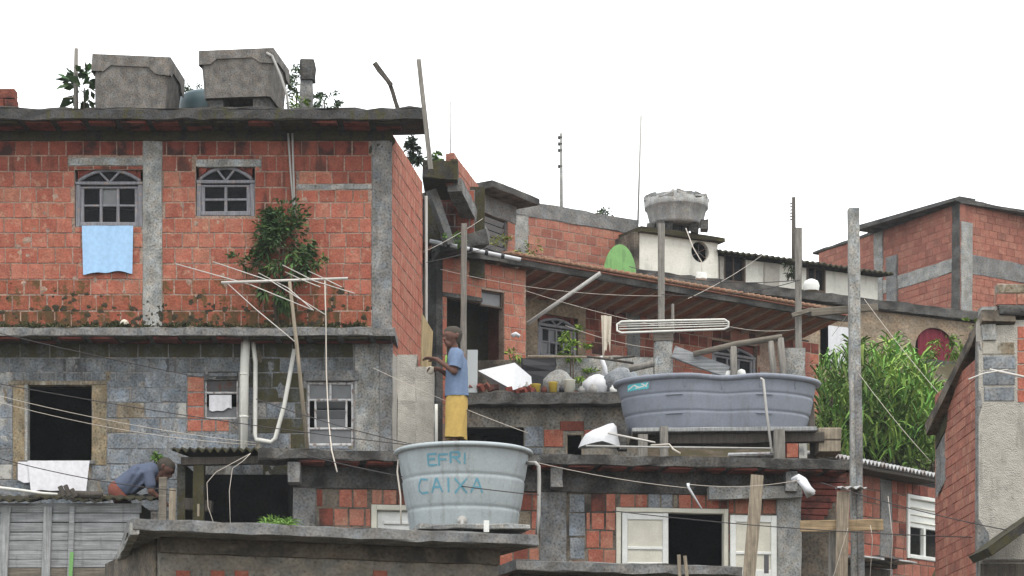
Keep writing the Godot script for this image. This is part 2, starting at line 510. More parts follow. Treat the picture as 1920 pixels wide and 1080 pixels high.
	mat("cloth_white", 0.74, 0.73, 0.76, 0.95, "plain", 2.0)
	mat("cloth_cream", 0.62, 0.56, 0.46, 0.95, "plain", 2.0)
	mat("cloth_red", 0.22, 0.025, 0.045, 0.9, "wood_v", 2.0)
	mat("sack_white", 0.62, 0.63, 0.65, 0.7, "plain", 2.0)
	mat("plastic_black", 0.03, 0.03, 0.035, 0.45, "plain", 2.0)
	mat("paint_yellow", 0.50, 0.36, 0.06, 0.6, "plain", 2.0)
	mat("wire_dark", 0.045, 0.04, 0.04, 0.8)
	mat("wire_pale", 0.42, 0.38, 0.33, 0.7)
	mat("skin", 0.095, 0.045, 0.032, 0.6)
	mat("hair", 0.045, 0.038, 0.03, 0.9)
	mat("eye_white", 0.6, 0.58, 0.55, 0.4)
	mat("shirt_blue", 0.14, 0.195, 0.30, 0.95, "plain", 3.0)
	mat("shirt_navy", 0.09, 0.11, 0.165, 0.95, "plain", 3.0)
	mat("shirt_green", 0.22, 0.36, 0.08, 0.95)
	mat("shorts_yellow", 0.48, 0.33, 0.10, 0.95, "plain", 3.0)
	mat("shorts_red", 0.26, 0.09, 0.07, 0.95, "brick", 6.0, "smear", 5.0)
	mat("soil", 0.19, 0.15, 0.11, 1.0, "conc", 0.3, "moss", 0.2, 1.0)
	var g := mat("glass", 0.012, 0.013, 0.016, 0.2); g.metallic_specular = 0.15; g.transparency = BaseMaterial3D.TRANSPARENCY_ALPHA; g.albedo_color.a = 0.45
	g = mat("glass_frost", 0.30, 0.31, 0.32, 0.4, "plain", 1.5); g.transparency = BaseMaterial3D.TRANSPARENCY_ALPHA; g.albedo_color.a = 0.6
	for q in [["leaf_bright", 0.75], ["leaf_dark", 0.8]]:
		g = mat(q[0], 1, 1, 1, q[1]); g.vertex_color_use_as_albedo = true; g.backlight = Color(0.35, 0.4, 0.2)
	mat("rafter_wood", 0.62, 0.47, 0.38, 0.9, "wood_h", 1.2)
	mat("soffit_red", 0.52, 0.26, 0.20, 0.9, "brick", 0.8, "smear", 0.6)
	mat("film_pale", 0.55, 0.6, 0.62, 0.3).transparency = BaseMaterial3D.TRANSPARENCY_ALPHA
	M["film_pale"].albedo_color.a = 0.55
	mat("moss_crust", 0.085, 0.075, 0.045, 1.0, "conc", 1.5, "", 1.0, 1.5)
	mat("bark", 0.12, 0.095, 0.07, 0.95, "wood_v", 2.0)
# ---------- camera, sky, light, ground
func make_view():
	var cam := Camera3D.new(); cam.name = "camera"; add_child(cam)
	cam.position = Vector3(0, EYE, 0)
	cam.near = 0.1; cam.far = 900.0
	cam.projection = Camera3D.PROJECTION_FRUSTUM          # shift lens: uprights stay upright while the view is up the hill
	cam.keep_aspect = Camera3D.KEEP_HEIGHT
	cam.size = 0.1 * 1080.0 / FOC
	cam.frustum_offset = Vector2(0, 0.1 * (HOR - 540.0) / FOC)
	cam.current = true
	var env := Environment.new()
	env.background_mode = Environment.BG_SKY
	var sm := ProceduralSkyMaterial.new()
	sm.sky_top_color = Color(0.93, 0.95, 0.97); sm.sky_horizon_color = Color(0.985, 0.99, 0.99); sm.sky_curve = 0.3
	sm.ground_horizon_color = Color(0.55, 0.53, 0.5); sm.ground_bottom_color = Color(0.35, 0.33, 0.3)
	sm.sun_angle_max = 0.0
	env.sky = Sky.new(); env.sky.sky_material = sm
	env.background_energy_multiplier = 1.3
	env.tonemap_mode = Environment.TONE_MAPPER_LINEAR
	env.tonemap_exposure = 1.92
	env.sdfgi_enabled = true; env.ssao_enabled = true; env.ssil_enabled = true
	env.fog_enabled = true; env.fog_density = 0.0005; env.fog_light_color = Color(0.93, 0.95, 0.97)
	var we := WorldEnvironment.new(); we.name = "world_environment"; we.environment = env; add_child(we)
	var sun := DirectionalLight3D.new(); sun.name = "sun"; add_child(sun)
	sun.light_energy = 0.45; sun.light_angular_distance = 25.0; sun.light_color = Color(1, 0.98, 0.95)
	sun.shadow_enabled = true
	sun.rotation_degrees = Vector3(-62, 22, 0)
func ground_y(x: float, d: float) -> float:
	var y := 0.0
	var k := [[-40, -3.0], [0, 0.0], [18, 0.4], [25, 1.2], [29, 1.6], [31.5, 2.2], [33, 4.6], [34, 6.2], [38, 7.4], [45, 10.3], [50, 11.0], [60, 10.5], [120, 6.0], [600, -20.0]]
	for i in k.size() - 1:
		if d >= k[i][0]: y = lerpf(k[i][1], k[i + 1][1], clampf((d - k[i][0]) / (k[i + 1][0] - k[i][0]), 0, 1))
	return y
func make_ground():
	var st := S(true)
	var xs := []; var ds := []
	for i in 41: xs.append(sign(i - 20) * pow(absf(i - 20) / 20.0, 2.2) * 400)
	var d := -40.0
	while d < 600: ds.append(d); d += (4.0 if d < 16 else 1.0 if d < 52 else 30.0)
	for i in ds.size() - 1:
		for j in xs.size() - 1:
			var q := []
			for c in [[j, i], [j + 1, i], [j + 1, i + 1], [j, i + 1]]:
				q.append(Vector3(xs[c[0]], ground_y(xs[c[0]], ds[c[1]]), -ds[c[1]]))
			quad(st, q[0], q[1], q[2], q[3])
	part(self, "hillside_ground", st, "soil").set_meta("kind", "structure")

# ---------- windows
func arch_window(par, T, x0, x1, ytop, yspr, ybot, cols: int, rows: int, cover = []):
	var a := on(T, x0, ybot); var b := on(T, x1, yspr); var top := on(T, (x0 + x1) / 2, ytop).y
	var w := group_node(par, "arched_window", T * Vector3((a.x + b.x) / 2, a.y, -0.05))
	var z0 := -0.1; var z1 := -0.02
	var fw := 0.06
	var st := S(); tb(st, T, a.x, a.x + fw, a.y, b.y, z0, z1, 0.003); part(w, "jamb", st, "frame_grey")
	st = S(); tb(st, T, b.x - fw, b.x, a.y, b.y, z0, z1, 0.003); part(w, "jamb", st, "frame_grey")
	st = S(); tb(st, T, a.x + fw, b.x - fw, a.y, a.y + 0.06, z0, z1 + 0.01, 0.003); part(w, "sill", st, "frame_grey")
	st = S(); tb(st, T, a.x, b.x, b.y, b.y + 0.045, z0, z1 + 0.012, 0.003); part(w, "transom", st, "frame_grey")
	# arch above
	var ac := []; var cx := (a.x + b.x) / 2; var hw := (b.x - a.x) / 2 - 0.03; var base := b.y + 0.04; var rise := top - base
	for i in 13:
		var t := PI * i / 12.0
		ac.append(T * Vector3(cx - cos(t) * hw, base + (1.0 - pow(cos(t), 2) * 0.92) * rise, -0.05))
	st = S(true); tube(st, ac, 0.026, 6); part(w, "arch", st, "frame_grey")
	for s in [-0.42, 0.42]:
		st = S(); bar(st, T * Vector3(cx, base, -0.05), T * Vector3(cx + s * hw * 0.85, base + rise * 0.93, -0.05), 0.03, 0.03); part(w, "fan_bar", st, "frame_grey")
	st = S()
	for i in 12: tri(st, T * Vector3(cx, base, -0.065), ac[i] - T.basis.z * 0.015, ac[i + 1] - T.basis.z * 0.015)
	part(w, "fan_pane", st, "glass")
	# broken brick between the arch and the lintel
	st = S()
	for i in 12:
		var p0: Vector3 = ac[i]; var p1: Vector3 = ac[i + 1]
		var q0 := Vector3(p0.x, T.origin.y + top + 0.06, p0.z); var q1 := Vector3(p1.x, T.origin.y + top + 0.06, p1.z)
		if i == 0: p0.y = base - 0.05
		if i == 11: p1.y = base - 0.05
		var zz: Vector3 = T.basis.z * rr(0.0, 0.04)
		quad(st, p0 + zz + Vector3(0, 0.025, 0), p1 + zz + Vector3(0, 0.025, 0), q1 + zz, q0 + zz)
		quad(st, p1 + zz + Vector3(0, 0.025, 0), p0 + zz + Vector3(0, 0.025, 0), p0 - T.basis.z * 0.08, p1 - T.basis.z * 0.08)
	part(w, "broken_brick", st, "brick_dark")
	# sash
	var u0 := a.x + fw; var u1 := b.x - fw; var v0 := a.y + 0.06; var v1 := b.y - 0.045
	st = S(); tb(st, T, u0, u1, v1, v1 + 0.03, z0 + 0.02, z1 - 0.015); part(w, "sash_rail", st, "frame_grey")
	for s in [[u0, u0 + 0.05], [u1 - 0.05, u1]]:
		st = S(); tb(st, T, s[0], s[1], v0, v1, z0 + 0.02, z1 - 0.015); part(w, "sash_stile", st, "frame_grey")
	u0 += 0.05; u1 -= 0.05
	for i in range(1, cols):
		var u := lerpf(u0, u1, float(i) / cols)
		st = S(); tb(st, T, u - 0.02, u + 0.02, v0, v1, z0 + 0.025, z1 - 0.02, 0.002); part(w, "muntin", st, "frame_grey")
	for i in range(1, rows):
		var v := lerpf(v0, v1, float(i) / rows)
		st = S(); tb(st, T, u0, u1, v - 0.016, v + 0.016, z0 + 0.027, z1 - 0.022, 0.002); part(w, "muntin", st, "frame_grey")
	for i in cols:
		for k in rows:
			st = S()
			var ua := lerpf(u0, u1, float(i) / cols); var ub := lerpf(u0, u1, float(i + 1) / cols)
			var va := lerpf(v0, v1, float(k) / rows); var vb := lerpf(v0, v1, float(k + 1) / rows)
			quad(st, T * Vector3(ua, va, -0.07), T * Vector3(ub, va, -0.07), T * Vector3(ub, vb, -0.068), T * Vector3(ua, vb, -0.068))
			part(w, "pane", st, "glass_frost" if [i, k] in cover else "glass")
# a plain rectangular frame
func frame4(w, T, r: Rect2, fw: float, z0: float, z1: float, m: String, nm := "frame"):
	var st := S(); tb(st, T, r.position.x, r.position.x + fw, r.position.y, r.end.y, z0, z1, 0.002); part(w, nm, st, m)
	st = S(); tb(st, T, r.end.x - fw, r.end.x, r.position.y, r.end.y, z0, z1, 0.002); part(w, nm, st, m)
	st = S(); tb(st, T, r.position.x + fw, r.end.x - fw, r.position.y, r.position.y + fw, z0, z1 - 0.003, 0.002); part(w, nm, st, m)
	st = S(); tb(st, T, r.position.x + fw, r.end.x - fw, r.end.y - fw, r.end.y, z0, z1 - 0.003, 0.002); part(w, nm, st, m)
func sheet(st, T, u0, u1, y0, y1, z):
	quad(st, T * Vector3(u0, y0, z), T * Vector3(u1, y0, z), T * Vector3(u1, y1, z), T * Vector3(u0, y1, z))
# corrugated sheet from the edge a-b going back by `back`
func corrugated(st, a: Vector3, b: Vector3, back: Vector3, pitch := 0.09, amp := 0.02, thick := 0.006):
	var n := int((b - a).length() / pitch * 4)
	var nor := (b - a).cross(back).normalized()
	if nor.y < 0: nor = -nor
	var prev = null
	for i in n + 1:
		var p := a.lerp(b, float(i) / n) + nor * amp * sin(i * PI / 2.0)
		if prev != null:
			quad(st, prev, p, p + back, prev + back)
			quad(st, p - nor * thick, prev - nor * thick, prev - nor * thick + back, p - nor * thick + back)
			quad(st, prev - nor * thick, p - nor * thick, p, prev)
		prev = p
# clay filler blocks between concrete ribs under a cast slab
func soffit(par, T, u0: float, u1: float, y: float, z0: float, z1: float, mats := ["tile_red"], step := 0.42, nm := "ceiling_block"):
	var u := u0
	while u + 0.1 < u1:
		var e := minf(u + step - 0.09, u1)
		var zz := z0
		while zz < z1 - 0.05:
			var ze := minf(zz + 0.21, z1)
			brick(par, nm, T, Vector3((u + e) / 2, y - 0.012, (zz + ze) / 2), Vector3(e - u, 0.03, ze - zz - 0.012), mats[rng.randi() % mats.size()])
			zz = ze
		u += step
# ---------- the big house on the left
func main_house():
	var T := plane(-130, 29, 735, 29)
	var h := thing("brick_house", "large two storey house, red hollow brick above a grey concrete block storey", "house", Vector3(X(300, 29), 3.2, -29))
	var uR := U(T, 735)
	var roof_y := 10.27
	# upper storey
	var w1 := hole(T, 140, 318, 268, 425); var w2 := hole(T, 367, 312, 478, 405)
	var lin1 := hole(T, 128, 296, 272, 311); var lin2 := hole(T, 368, 299, 490, 313)
	var band := hole(T, 556, 345, 697, 356)
	var c1 := Rect2(U(T, 268), 7.4, U(T, 304) - U(T, 268), 2.8); var c2 := Rect2(U(T, 697), 7.4, uR - U(T, 697), 2.8)
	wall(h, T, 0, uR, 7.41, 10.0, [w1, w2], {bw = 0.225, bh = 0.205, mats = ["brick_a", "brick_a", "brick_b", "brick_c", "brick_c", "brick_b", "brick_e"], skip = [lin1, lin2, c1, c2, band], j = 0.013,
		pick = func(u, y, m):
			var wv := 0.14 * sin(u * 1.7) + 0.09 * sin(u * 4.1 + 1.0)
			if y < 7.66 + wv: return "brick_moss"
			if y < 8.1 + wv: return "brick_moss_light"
			if y > 9.82 + wv: return "brick_dark"  # soot plus the slab's shade painted into the top courses, fading down
			if y > 9.5 + wv: return "brick_half_dark"
			if u > U(T, 485) and u < U(T, 556): return "brick_half_dark"
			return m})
	var st := S()
	for q in [c1, c2]:
		st = S(); tb(st, T, q.position.x, q.end.x, 7.41, 10.0, -0.12, 0.012, 0.006, 0.25); part(h, "column", st, "conc_light" if q == c1 else "conc")
	for q in [lin1, lin2]:
		st = S(); tb(st, T, q.position.x, q.end.x, q.position.y, q.end.y, -0.12, 0.016, 0.005, 0.2); part(h, "lintel", st, "conc_light")
	st = S(); tb(st, T, band.position.x, band.end.x, band.position.y, band.end.y, -0.1, 0.004, 0.007, 0.15); part(h, "mortar_band", st, "block_c")
	st = S(); tb(st, T, 0, uR, 10.0, 10.14, -0.14, 0.03, 0.006, 0.25); part(h, "ring_beam", st, "conc_black")  # stained, with the slab's shade also put into its black
	smears(h, T, [Rect2(0.3, 7.9, uR - 0.5, 1.9)], 70, 0.03, 0.075, "mortar", [w1, w2, c1, c2])
	for q in [[7.42, 0.16, 120], [7.5, 0.3, 90], [7.6, 0.5, 40]]: smears(h, T, [Rect2(0.6, q[0], uR - 0.9, q[1])], q[2], 0.025, 0.09, "moss_crust", [], 0.8, "moss_crust")
	smears(h, T, [Rect2(c1.position.x, 7.42, c1.size.x, 0.3), Rect2(c2.position.x, 9.75, c2.size.x, 0.25), Rect2(c1.position.x - 0.1, 7.42, c1.size.x + 0.3, 0.2)], 40, 0.03, 0.08, "moss_crust", [], 1.6, "moss_crust")
	arch_window(h, T, 141, 267, 317, 346, 424, 3, 2, [[1, 1]])
	arch_window(h, T, 368, 477, 313, 343, 404, 2, 2)
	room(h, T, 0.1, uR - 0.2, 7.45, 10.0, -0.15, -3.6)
	# roof slab
	st = S(); tb(st, T, -0.3, U(T, 735) + 0.47, 10.14, roof_y, -0.2, 0.5, 0.012, 0.22); part(h, "roof_slab", st, "conc_soot")
	st = S(); raw_box(st, T, -0.3, uR - 0.02, 10.145, roof_y - 0.005, -4.2, -0.19); part(h, "roof_deck", st, "conc_dark")
	st = S(); tb(st, T, -0.3, U(T, 735) + 0.46, roof_y, roof_y + 0.035, -0.19, 0.47, 0.016, 0.18); part(h, "roof_screed", st, "conc_soot")
	soffit(h, T, 0.1, uR + 0.3, 10.14, 0.06, 0.44, ["tile_red", "conc_black", "tile_red"])
	# floor slab with its ledge
	st = S(); tb(st, T, -0.3, U(T, 735) + 0.06, 7.30, 7.41, -3.6, 0.44, 0.008, 0.22); part(h, "floor_slab", st, "conc")
	soffit(h, T, 0.1, uR, 7.30, 0.03, 0.4, ["tile_red", "tile_red", "conc_black"])
	# lower storey of concrete blocks
	var d1 := hole(T, 48, 722, 172, 864); var s1 := hole(T, 383, 712, 446, 785); var g1 := hole(T, 575, 715, 663, 835)
	var patch := hole(T, 350, 706, 446, 810)
	var tan_l := hole(T, 24, 714, 48, 872); var tan_r := hole(T, 172, 714, 200, 872)  # added dark bar, paints the shade on the wall below the slab
	var cl := Rect2(U(T, 663), 3.0, uR - U(T, 663), 4.3)
	wall(h, T, 0, uR, 1.4, 7.30, [d1, s1, g1], {bw = 0.41, bh = 0.205, nm = "concrete_block", core = "mortar_grey", mats = ["block_a", "block_b", "block_b", "block_a", "block_c", "block_a", "block_b", "block_tan"], skip = [patch, tan_l, tan_r, cl], low = 4.4, j = 0.012,
		pick = func(u, y, m):
			if u > U(T, 478) and u < U(T, 575): return "block_moss" if rng.randf() < 0.75 else "block_b"
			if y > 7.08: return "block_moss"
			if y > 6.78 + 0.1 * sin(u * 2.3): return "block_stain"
			if y > 6.62 and y < 6.8 and u > U(T, 40) and u < U(T, 215): return "brick_e"
			return m})
	smears(h, T, [Rect2(0.3, 5.2, U(T, 560), 1.9)], 26, 0.05, 0.14, "block_c", [d1, s1, g1, patch], 1.5)
	smears(h, T, [Rect2(0.3, 5.2, U(T, 560), 1.9)], 30, 0.05, 0.15, "block_a", [d1, s1, g1, patch], 1.5)
	smears(h, T, [Rect2(0.3, 5.2, U(T, 560), 1.9)], 6, 0.05, 0.12, "block_tan", [d1, s1, g1, patch], 2.0)
	for q in [tan_l, tan_r]:
		st = S(); tb(st, T, q.position.x, q.end.x, q.position.y, q.end.y, -0.12, 0.008, 0.006, 0.2); part(h, "plaster_jamb", st, "plaster_tan")
	st = S(); tb(st, T, tan_l.position.x - 0.05, tan_r.end.x, d1.end.y - 0.002, d1.end.y + 0.06, -0.13, 0.014, 0.006, 0.2); part(h, "lintel", st, "block_tan")
	st = S(); tb(st, T, d1.position.x - 0.012, d1.position.x + 0.03, d1.position.y, d1.end.y, -0.13, 0.02, 0.002); part(h, "door_post", st, "conc_light")
	st = S(); tb(st, T, d1.position.x - 0.06, d1.end.x + 0.05, d1.position.y - 0.05, d1.position.y, -0.13, 0.03, 0.004); part(h, "sill", st, "conc")
	# red brick patch round the small window
	for q in [[351, 706, 383, 735], [351, 736, 383, 762], [351, 763, 383, 786], [351, 787, 378, 809], [379, 787, 404, 809], [405, 787, 430, 809]]:
		var r := hole(T, q[0], q[1], q[2], q[3])
		brick(h, "brick", T, Vector3(r.get_center().x, r.get_center().y, -0.035), Vector3(r.size.x - 0.01, r.size.y - 0.01, 0.08), ["brick_a", "brick_c", "brick_e"][rng.randi() % 3])
	st = S(); tb(st, T, U(T, 351), U(T, 446), s1.end.y, s1.end.y + 0.12, -0.12, 0.0, 0.005); part(h, "lintel", st, "conc_dark")
	var wn := group_node(h, "louvre_window", T * Vector3(s1.get_center().x, s1.position.y, -0.06))
	frame4(wn, T, s1, 0.025, -0.09, -0.05, "steel_white")
	var ym := lerpf(s1.position.y, s1.end.y, 0.68)
	st = S(); tb(st, T, s1.position.x, s1.end.x, ym - 0.015, ym + 0.015, -0.085, -0.045); part(wn, "rail", st, "steel_white")
	for i in 2:
		st = S(); bar(st, T * Vector3(s1.position.x + 0.02, ym + 0.05 + 0.075 * i, -0.07), T * Vector3(s1.end.x - 0.02, ym + 0.05 + 0.075 * i, -0.07), 0.02, 0.075, 0.0, 1.0, (Vector3.UP + T.basis.z * 0.35).normalized(), 0.002); part(wn, "louvre", st, "steel_dark")
	st = S(); sheet(st, T, s1.position.x + 0.02, s1.end.x - 0.02, s1.position.y + 0.02, s1.position.y + 0.17, -0.075); part(wn, "pane", st, "glass_frost")
	st = S(true); cloth(st, T * Vector3(s1.position.x + 0.06, ym - 0.03, -0.05), T.basis.x, T.basis.z, 0.30, 0.2, 0.008, 3.0, 0.02)
	solo("towel", st, "cloth_white", "small white cloth stuffed in the little louvre window beside white pipe", "towel")
	# window with a white steel frame
	var wg := group_node(h, "steel_window", T * Vector3(g1.get_center().x, g1.position.y, -0.06))
	frame4(wg, T, g1, 0.035, -0.09, -0.04, "steel_white")
	var ya := lerpf(g1.position.y, g1.end.y, 0.72); var yb := lerpf(g1.position.y, g1.end.y, 0.27)
	for y in [ya, yb]:
		st = S(); tb(st, T, g1.position.x + 0.03, g1.end.x - 0.03, y - 0.015, y + 0.015, -0.085, -0.045); part(wg, "rail", st, "steel_white")
	for f in [0.18, 0.84]:
		var u := lerpf(g1.position.x, g1.end.x, f)
		st = S(); tb(st, T, u - 0.015, u + 0.015, yb, ya, -0.084, -0.042); part(wg, "mullion", st, "steel_white")
	st = S(); tb(st, T, g1.get_center().x - 0.015, g1.get_center().x + 0.015, ya, g1.end.y - 0.03, -0.084, -0.042); part(wg, "mullion", st, "steel_white")
	for i in 3:
		var y := lerpf(yb, ya, (i + 0.5) / 3.0)
		st = S(); bar(st, T * Vector3(lerpf(g1.position.x, g1.end.x, 0.2), y, -0.06), T * Vector3(lerpf(g1.position.x, g1.end.x, 0.82), y, -0.06), 0.008, 0.13, 0.0, 1.0, (Vector3.UP + T.basis.z * (0.3 + 0.5 * i)).normalized(), 0.001); part(wg, "louvre", st, "glass_frost")
	st = S(); sheet(st, T, g1.position.x + 0.03, g1.end.x - 0.03, ya, g1.end.y - 0.03, -0.07); part(wg, "pane", st, "glass_frost")
	st = S(); sheet(st, T, g1.position.x + 0.03, g1.end.x - 0.03, g1.position.y + 0.03, yb, -0.07); part(wg, "pane", st, "glass_frost")
	st = S(); tb(st, T, g1.position.x - 0.02, U(T, 672), g1.end.y, g1.end.y + 0.14, -0.12, 0.02, 0.006); part(h, "lintel", st, "conc")
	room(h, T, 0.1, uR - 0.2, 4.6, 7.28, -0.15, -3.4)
	# lower corner column and stained upright strip
	st = S(); tb(st, T, cl.position.x + 0.02, uR - 0.16, 4.4, 7.29, -0.12, 0.006, 0.006, 0.3); part(h, "column", st, "conc_light")
	st = S(); tb(st, T, uR - 0.16, uR + 0.01, 4.4, 7.29, -0.12, 0.05, 0.008, 0.3); part(h, "column", st, "conc")
	# right flank
	var T2 := plane(735, 29.0, 792, 31.4)
	var L := (Vector3(X(792, 31.4), 0, -31.4) - Vector3(X(735, 29), 0, -29)).length()
	wall(h, T2, 0.01, L, 7.15, 10.1, [], {bw = 0.225, bh = 0.205, mats = ["brick_c", "brick_c", "brick_a", "brick_e"], limit = 420})
	st = S(); tb(st, T2, 0.01, L, 4.0, 7.15, -0.14, 0.01, 0.008, 0.3); part(h, "flank_wall", st, "plaster_rough")
	for u in [0.28, 0.9]:
		st = S(); tb(st, T2, u, u + 0.1, 4.2, 7.05, 0.0, 0.045, 0.008, 0.3); part(h, "pilaster", st, "conc_dark")
	st = S(true); tube(st, [T2 * Vector3(L + 0.03, 5.2, 0.05), T2 * Vector3(L + 0.03, 7.6, 0.05), T2 * Vector3(L + 0.03, 9.9, 0.05)], 0.022, 8)
	solo("drain_pipe", st, "plastic_grey", "thin pale pipe up the far edge of the brick side wall", "pipe")
	return [T, T2, L]

func cement_tank(c: Vector3, w: float, dep: float, hgt: float, turn: float, label: String, legs: bool, tilt := 0.0):
	var t := thing("water_tank", label, "water tank", c, "square cement water tanks on the big house's roof")
	var B := Basis(Vector3.BACK, tilt) * Basis(Vector3.UP, turn)
	var ring := func(sx, sz, y, st_arr):
		var r := []
		for q in [[-1, 1], [1, 1], [1, -1], [-1, -1]]:
			for e in [0, 1]:
				var chx := 0.04
				var x: float = q[0] * sx / 2; var z: float = q[1] * sz / 2
				if (e == 0) == (q[0] * q[1] < 0): z -= q[1] * chx
				else: x -= q[0] * chx
				r.append(c + B * Vector3(x + rr(-0.006, 0.006), y, z + rr(-0.006, 0.006)))
		st_arr.append(r)
	var rs := []
	ring.call(w * 0.88, dep * 0.88, 0.0, rs); ring.call(w * 0.93, dep * 0.93, hgt * 0.55, rs); ring.call(w * 0.97, dep * 0.97, hgt * 0.9, rs)
	var st := S()
	for i in 2:
		for k in 8: quad(st, rs[i][k], rs[i][(k + 1) % 8], rs[i + 1][(k + 1) % 8], rs[i + 1][k])
	for k in range(1, 7): tri(st, rs[0][0], rs[0][k + 1], rs[0][k])
	part(t, "body", st, "tank_cement")
	# lid with a skirt that steps up in the middle of each side
	st = S()
	var sides := [[Vector3(-w / 2, 0, dep / 2), Vector3(w / 2, 0, dep / 2)], [Vector3(w / 2, 0, dep / 2), Vector3(w / 2, 0, -dep / 2)], [Vector3(w / 2, 0, -dep / 2), Vector3(-w / 2, 0, -dep / 2)], [Vector3(-w / 2, 0, -dep / 2), Vector3(-w / 2, 0, dep / 2)]]
	var top := hgt; var mid := hgt * 0.81; var low := hgt * 0.7
	for s in sides:
		var f := [[0.0, low], [0.15, low], [0.24, mid], [0.72, mid], [0.82, low * 0.99], [1.0, low * 0.96]]
		for i in 5:
			var a: Vector3 = s[0].lerp(s[1], f[i][0]); var b: Vector3 = s[0].lerp(s[1], f[i + 1][0])
			var inn := 0.955
			var a0 := c + B * (a + Vector3(0, f[i][1], 0)); var b0 := c + B * (b + Vector3(0, f[i + 1][1], 0))
			var a1 := c + B * (a * 1.0 + Vector3(0, top, 0)); var b1 := c + B * (b * 1.0 + Vector3(0, top, 0))
			quad(st, a0, b0, b1, a1)
			quad(st, b0, a0, c + B * (a * inn + Vector3(0, f[i][1] + 0.01, 0)), c + B * (b * inn + Vector3(0, f[i + 1][1] + 0.01, 0)))
	var tc := []
	for s in sides: tc.append(c + B * (s[0] + Vector3(0, top, 0)))
	quad(st, tc[0], tc[1], tc[2], tc[3])
	part(t, "lid", st, "tank_cement")
	if legs:
		for q in [-1, 1]:
			st = S(); bar(st, c + B * Vector3(q * w * 0.3, -0.2, dep * 0.38), c + B * Vector3(q * w * 0.3, -0.2, -dep * 0.38), 0.22, 0.4, 0.01, 0.2); part(t, "support_block", st, "conc_dark")
	return t

func roof_things():
	cement_tank(Vector3(X(255, 29.4), 10.36, -29.4), 1.06, 0.95, 0.76, deg_to_rad(-3), "square cement water tank, the left and lower of two on the dark roof", false, -0.06)
	var st := S()
	cement_tank(Vector3(X(459, 29.3), 10.55, -29.3), 1.02, 0.95, 0.62, deg_to_rad(-7), "square cement water tank, right and taller one, a white pipe down its side", true)
	# pale pipe along its right edge
	st = S(true); tube(st, [P(500, 99, 28.77), P(510, 105, 28.75), P(526, 142, 28.72), P(538, 178, 28.7), P(541, 206, 28.7)], 0.018, 8)
	solo("overflow_pipe", st, "plastic_grey", "thin pale pipe running down the right cement tank's corner", "pipe")
	st = S(true); lathe(st, Vector3(X(385, 30.2), 10.3, -30.2), 0.36, 0.36, [Vector2(0.9, 0), Vector2(1, 0.1), Vector2(1.03, 0.5), Vector2(1, 0.62), Vector2(0.8, 0.68), Vector2(0, 0.7)], 20)
	var dr := thing("plastic_drum", "dark blue plastic drum half hidden behind right cement tank", "drum", Vector3(X(385, 30.2), 10.3, -30.2)); part(dr, "barrel", st, "drum_blue")
	st = S(true); tube(st, [Vector3(X(385, 30.2) - 0.3, 10.98, -30.2), Vector3(X(385, 30.2), 11.03, -30.1), Vector3(X(385, 30.2) + 0.3, 10.98, -30.2)], 0.02, 6); part(dr, "lid_band", st, "plastic_grey")
	# concrete post with a thick head
	var cp := thing("concrete_post", "stub concrete column with a thick block head on the roof", "post", P(572, 210, 29.2))
	st = S(); bar(st, P(573, 235, 29.2), P(575, 152, 29.2), 0.17, 0.17, 0.01, 0.15); part(cp, "shaft", st, "conc")
	st = S(); bar(st, P(577, 153, 29.2), P(577, 115, 29.2), 0.2, 0.22, 0.014, 0.08, Vector3.BACK, 0.03); part(cp, "head_block", st, "conc_dark")
	# poles
	st = S(true); tube(st, [P(143, 240, 29.6), P(142, 150, 29.6), P(143, 91, 29.6)], 0.035, 8, 0.028); solo("wooden_pole", st, "wood_grey", "short upright pole beside leafy plant left of the cement tanks", "pole")
	var lp := thing("leaning_stick", "dark bent plank leaning on the roof edge near the house corner", "plank", P(748, 215, 28.9))
	st = S(); bar(st, P(750, 215, 28.9), P(731, 158, 28.9), 0.045, 0.05, 0.006, 0.1); part(lp, "stick", st, "wood_dark")
	st = S(); bar(st, P(734, 160, 28.86), P(702, 119, 28.86), 0.06, 0.06, 0.008, 0.1); part(lp, "stick", st, "wood_dark")
	st = S(); bar(st, P(808, 318, 28.3), P(785, 112, 28.3), 0.06, 0.06, 0.004, 0.4); solo("wooden_pole", st, "wood_grey", "tall grey pole leaning against the right end of the roof slab", "pole")
	var bp := thing("brick_stack", "bit of red brick parapet at the left end of roof", "bricks", P(0, 205, 28.8))
	for q in [[-40, 172, -8, 188], [-6, 170, 30, 188], [-24, 189, 10, 206], [11, 189, 32, 206]]:
		brick(bp, "brick", Transform3D.IDENTITY, P((q[0] + q[2]) / 2.0, (q[1] + q[3]) / 2.0, 28.8), Vector3((q[2] - q[0]) / 141.0, (q[3] - q[1]) / 141.0, 0.19), "brick_d")
	# roof plants
	for q in [[158, 165, 29.7, 0.26, 0.34, 90, "leaf_dark", "broad leaved dark plant beside the pole on the roof", 0.22],
			[360, 180, 30.6, 0.3, 0.2, 700, "leaf_dark", "small bushy plant between the two cement tanks", 0.05],
			[556, 165, 30.2, 0.22, 0.34, 700, "leaf_dark", "dark shrub between right cement tank and stub column", 0.06],
			[608, 190, 30.0, 0.26, 0.13, 360, "leaf_dark", "low dark sprig right of the stub concrete column", 0.07],
			[561, 195, 28.9, 0.14, 0.14, 200, "leaf_bright", "bright green weed at the foot of right cement tank", 0.06]]:
		var c := P(q[0], q[1], q[2])
		var pl := thing("roof_plant", q[7], "plant", Vector3(c.x, 10.28, c.z), "plants growing on the roofs")
		st = S(true); leaves(st, c, Vector3(q[3], q[4], q[3]), q[5], q[8], q[8] * 0.4, 0.4, Color(0.055, 0.095, 0.04) if q[6] == "leaf_dark" else Color(0.10, 0.17, 0.03), 16); part(pl, "foliage", st, q[6])
		st = S(true); tube(st, [Vector3(c.x, 10.25, c.z), c], 0.012, 5); part(pl, "stem", st, "bark")

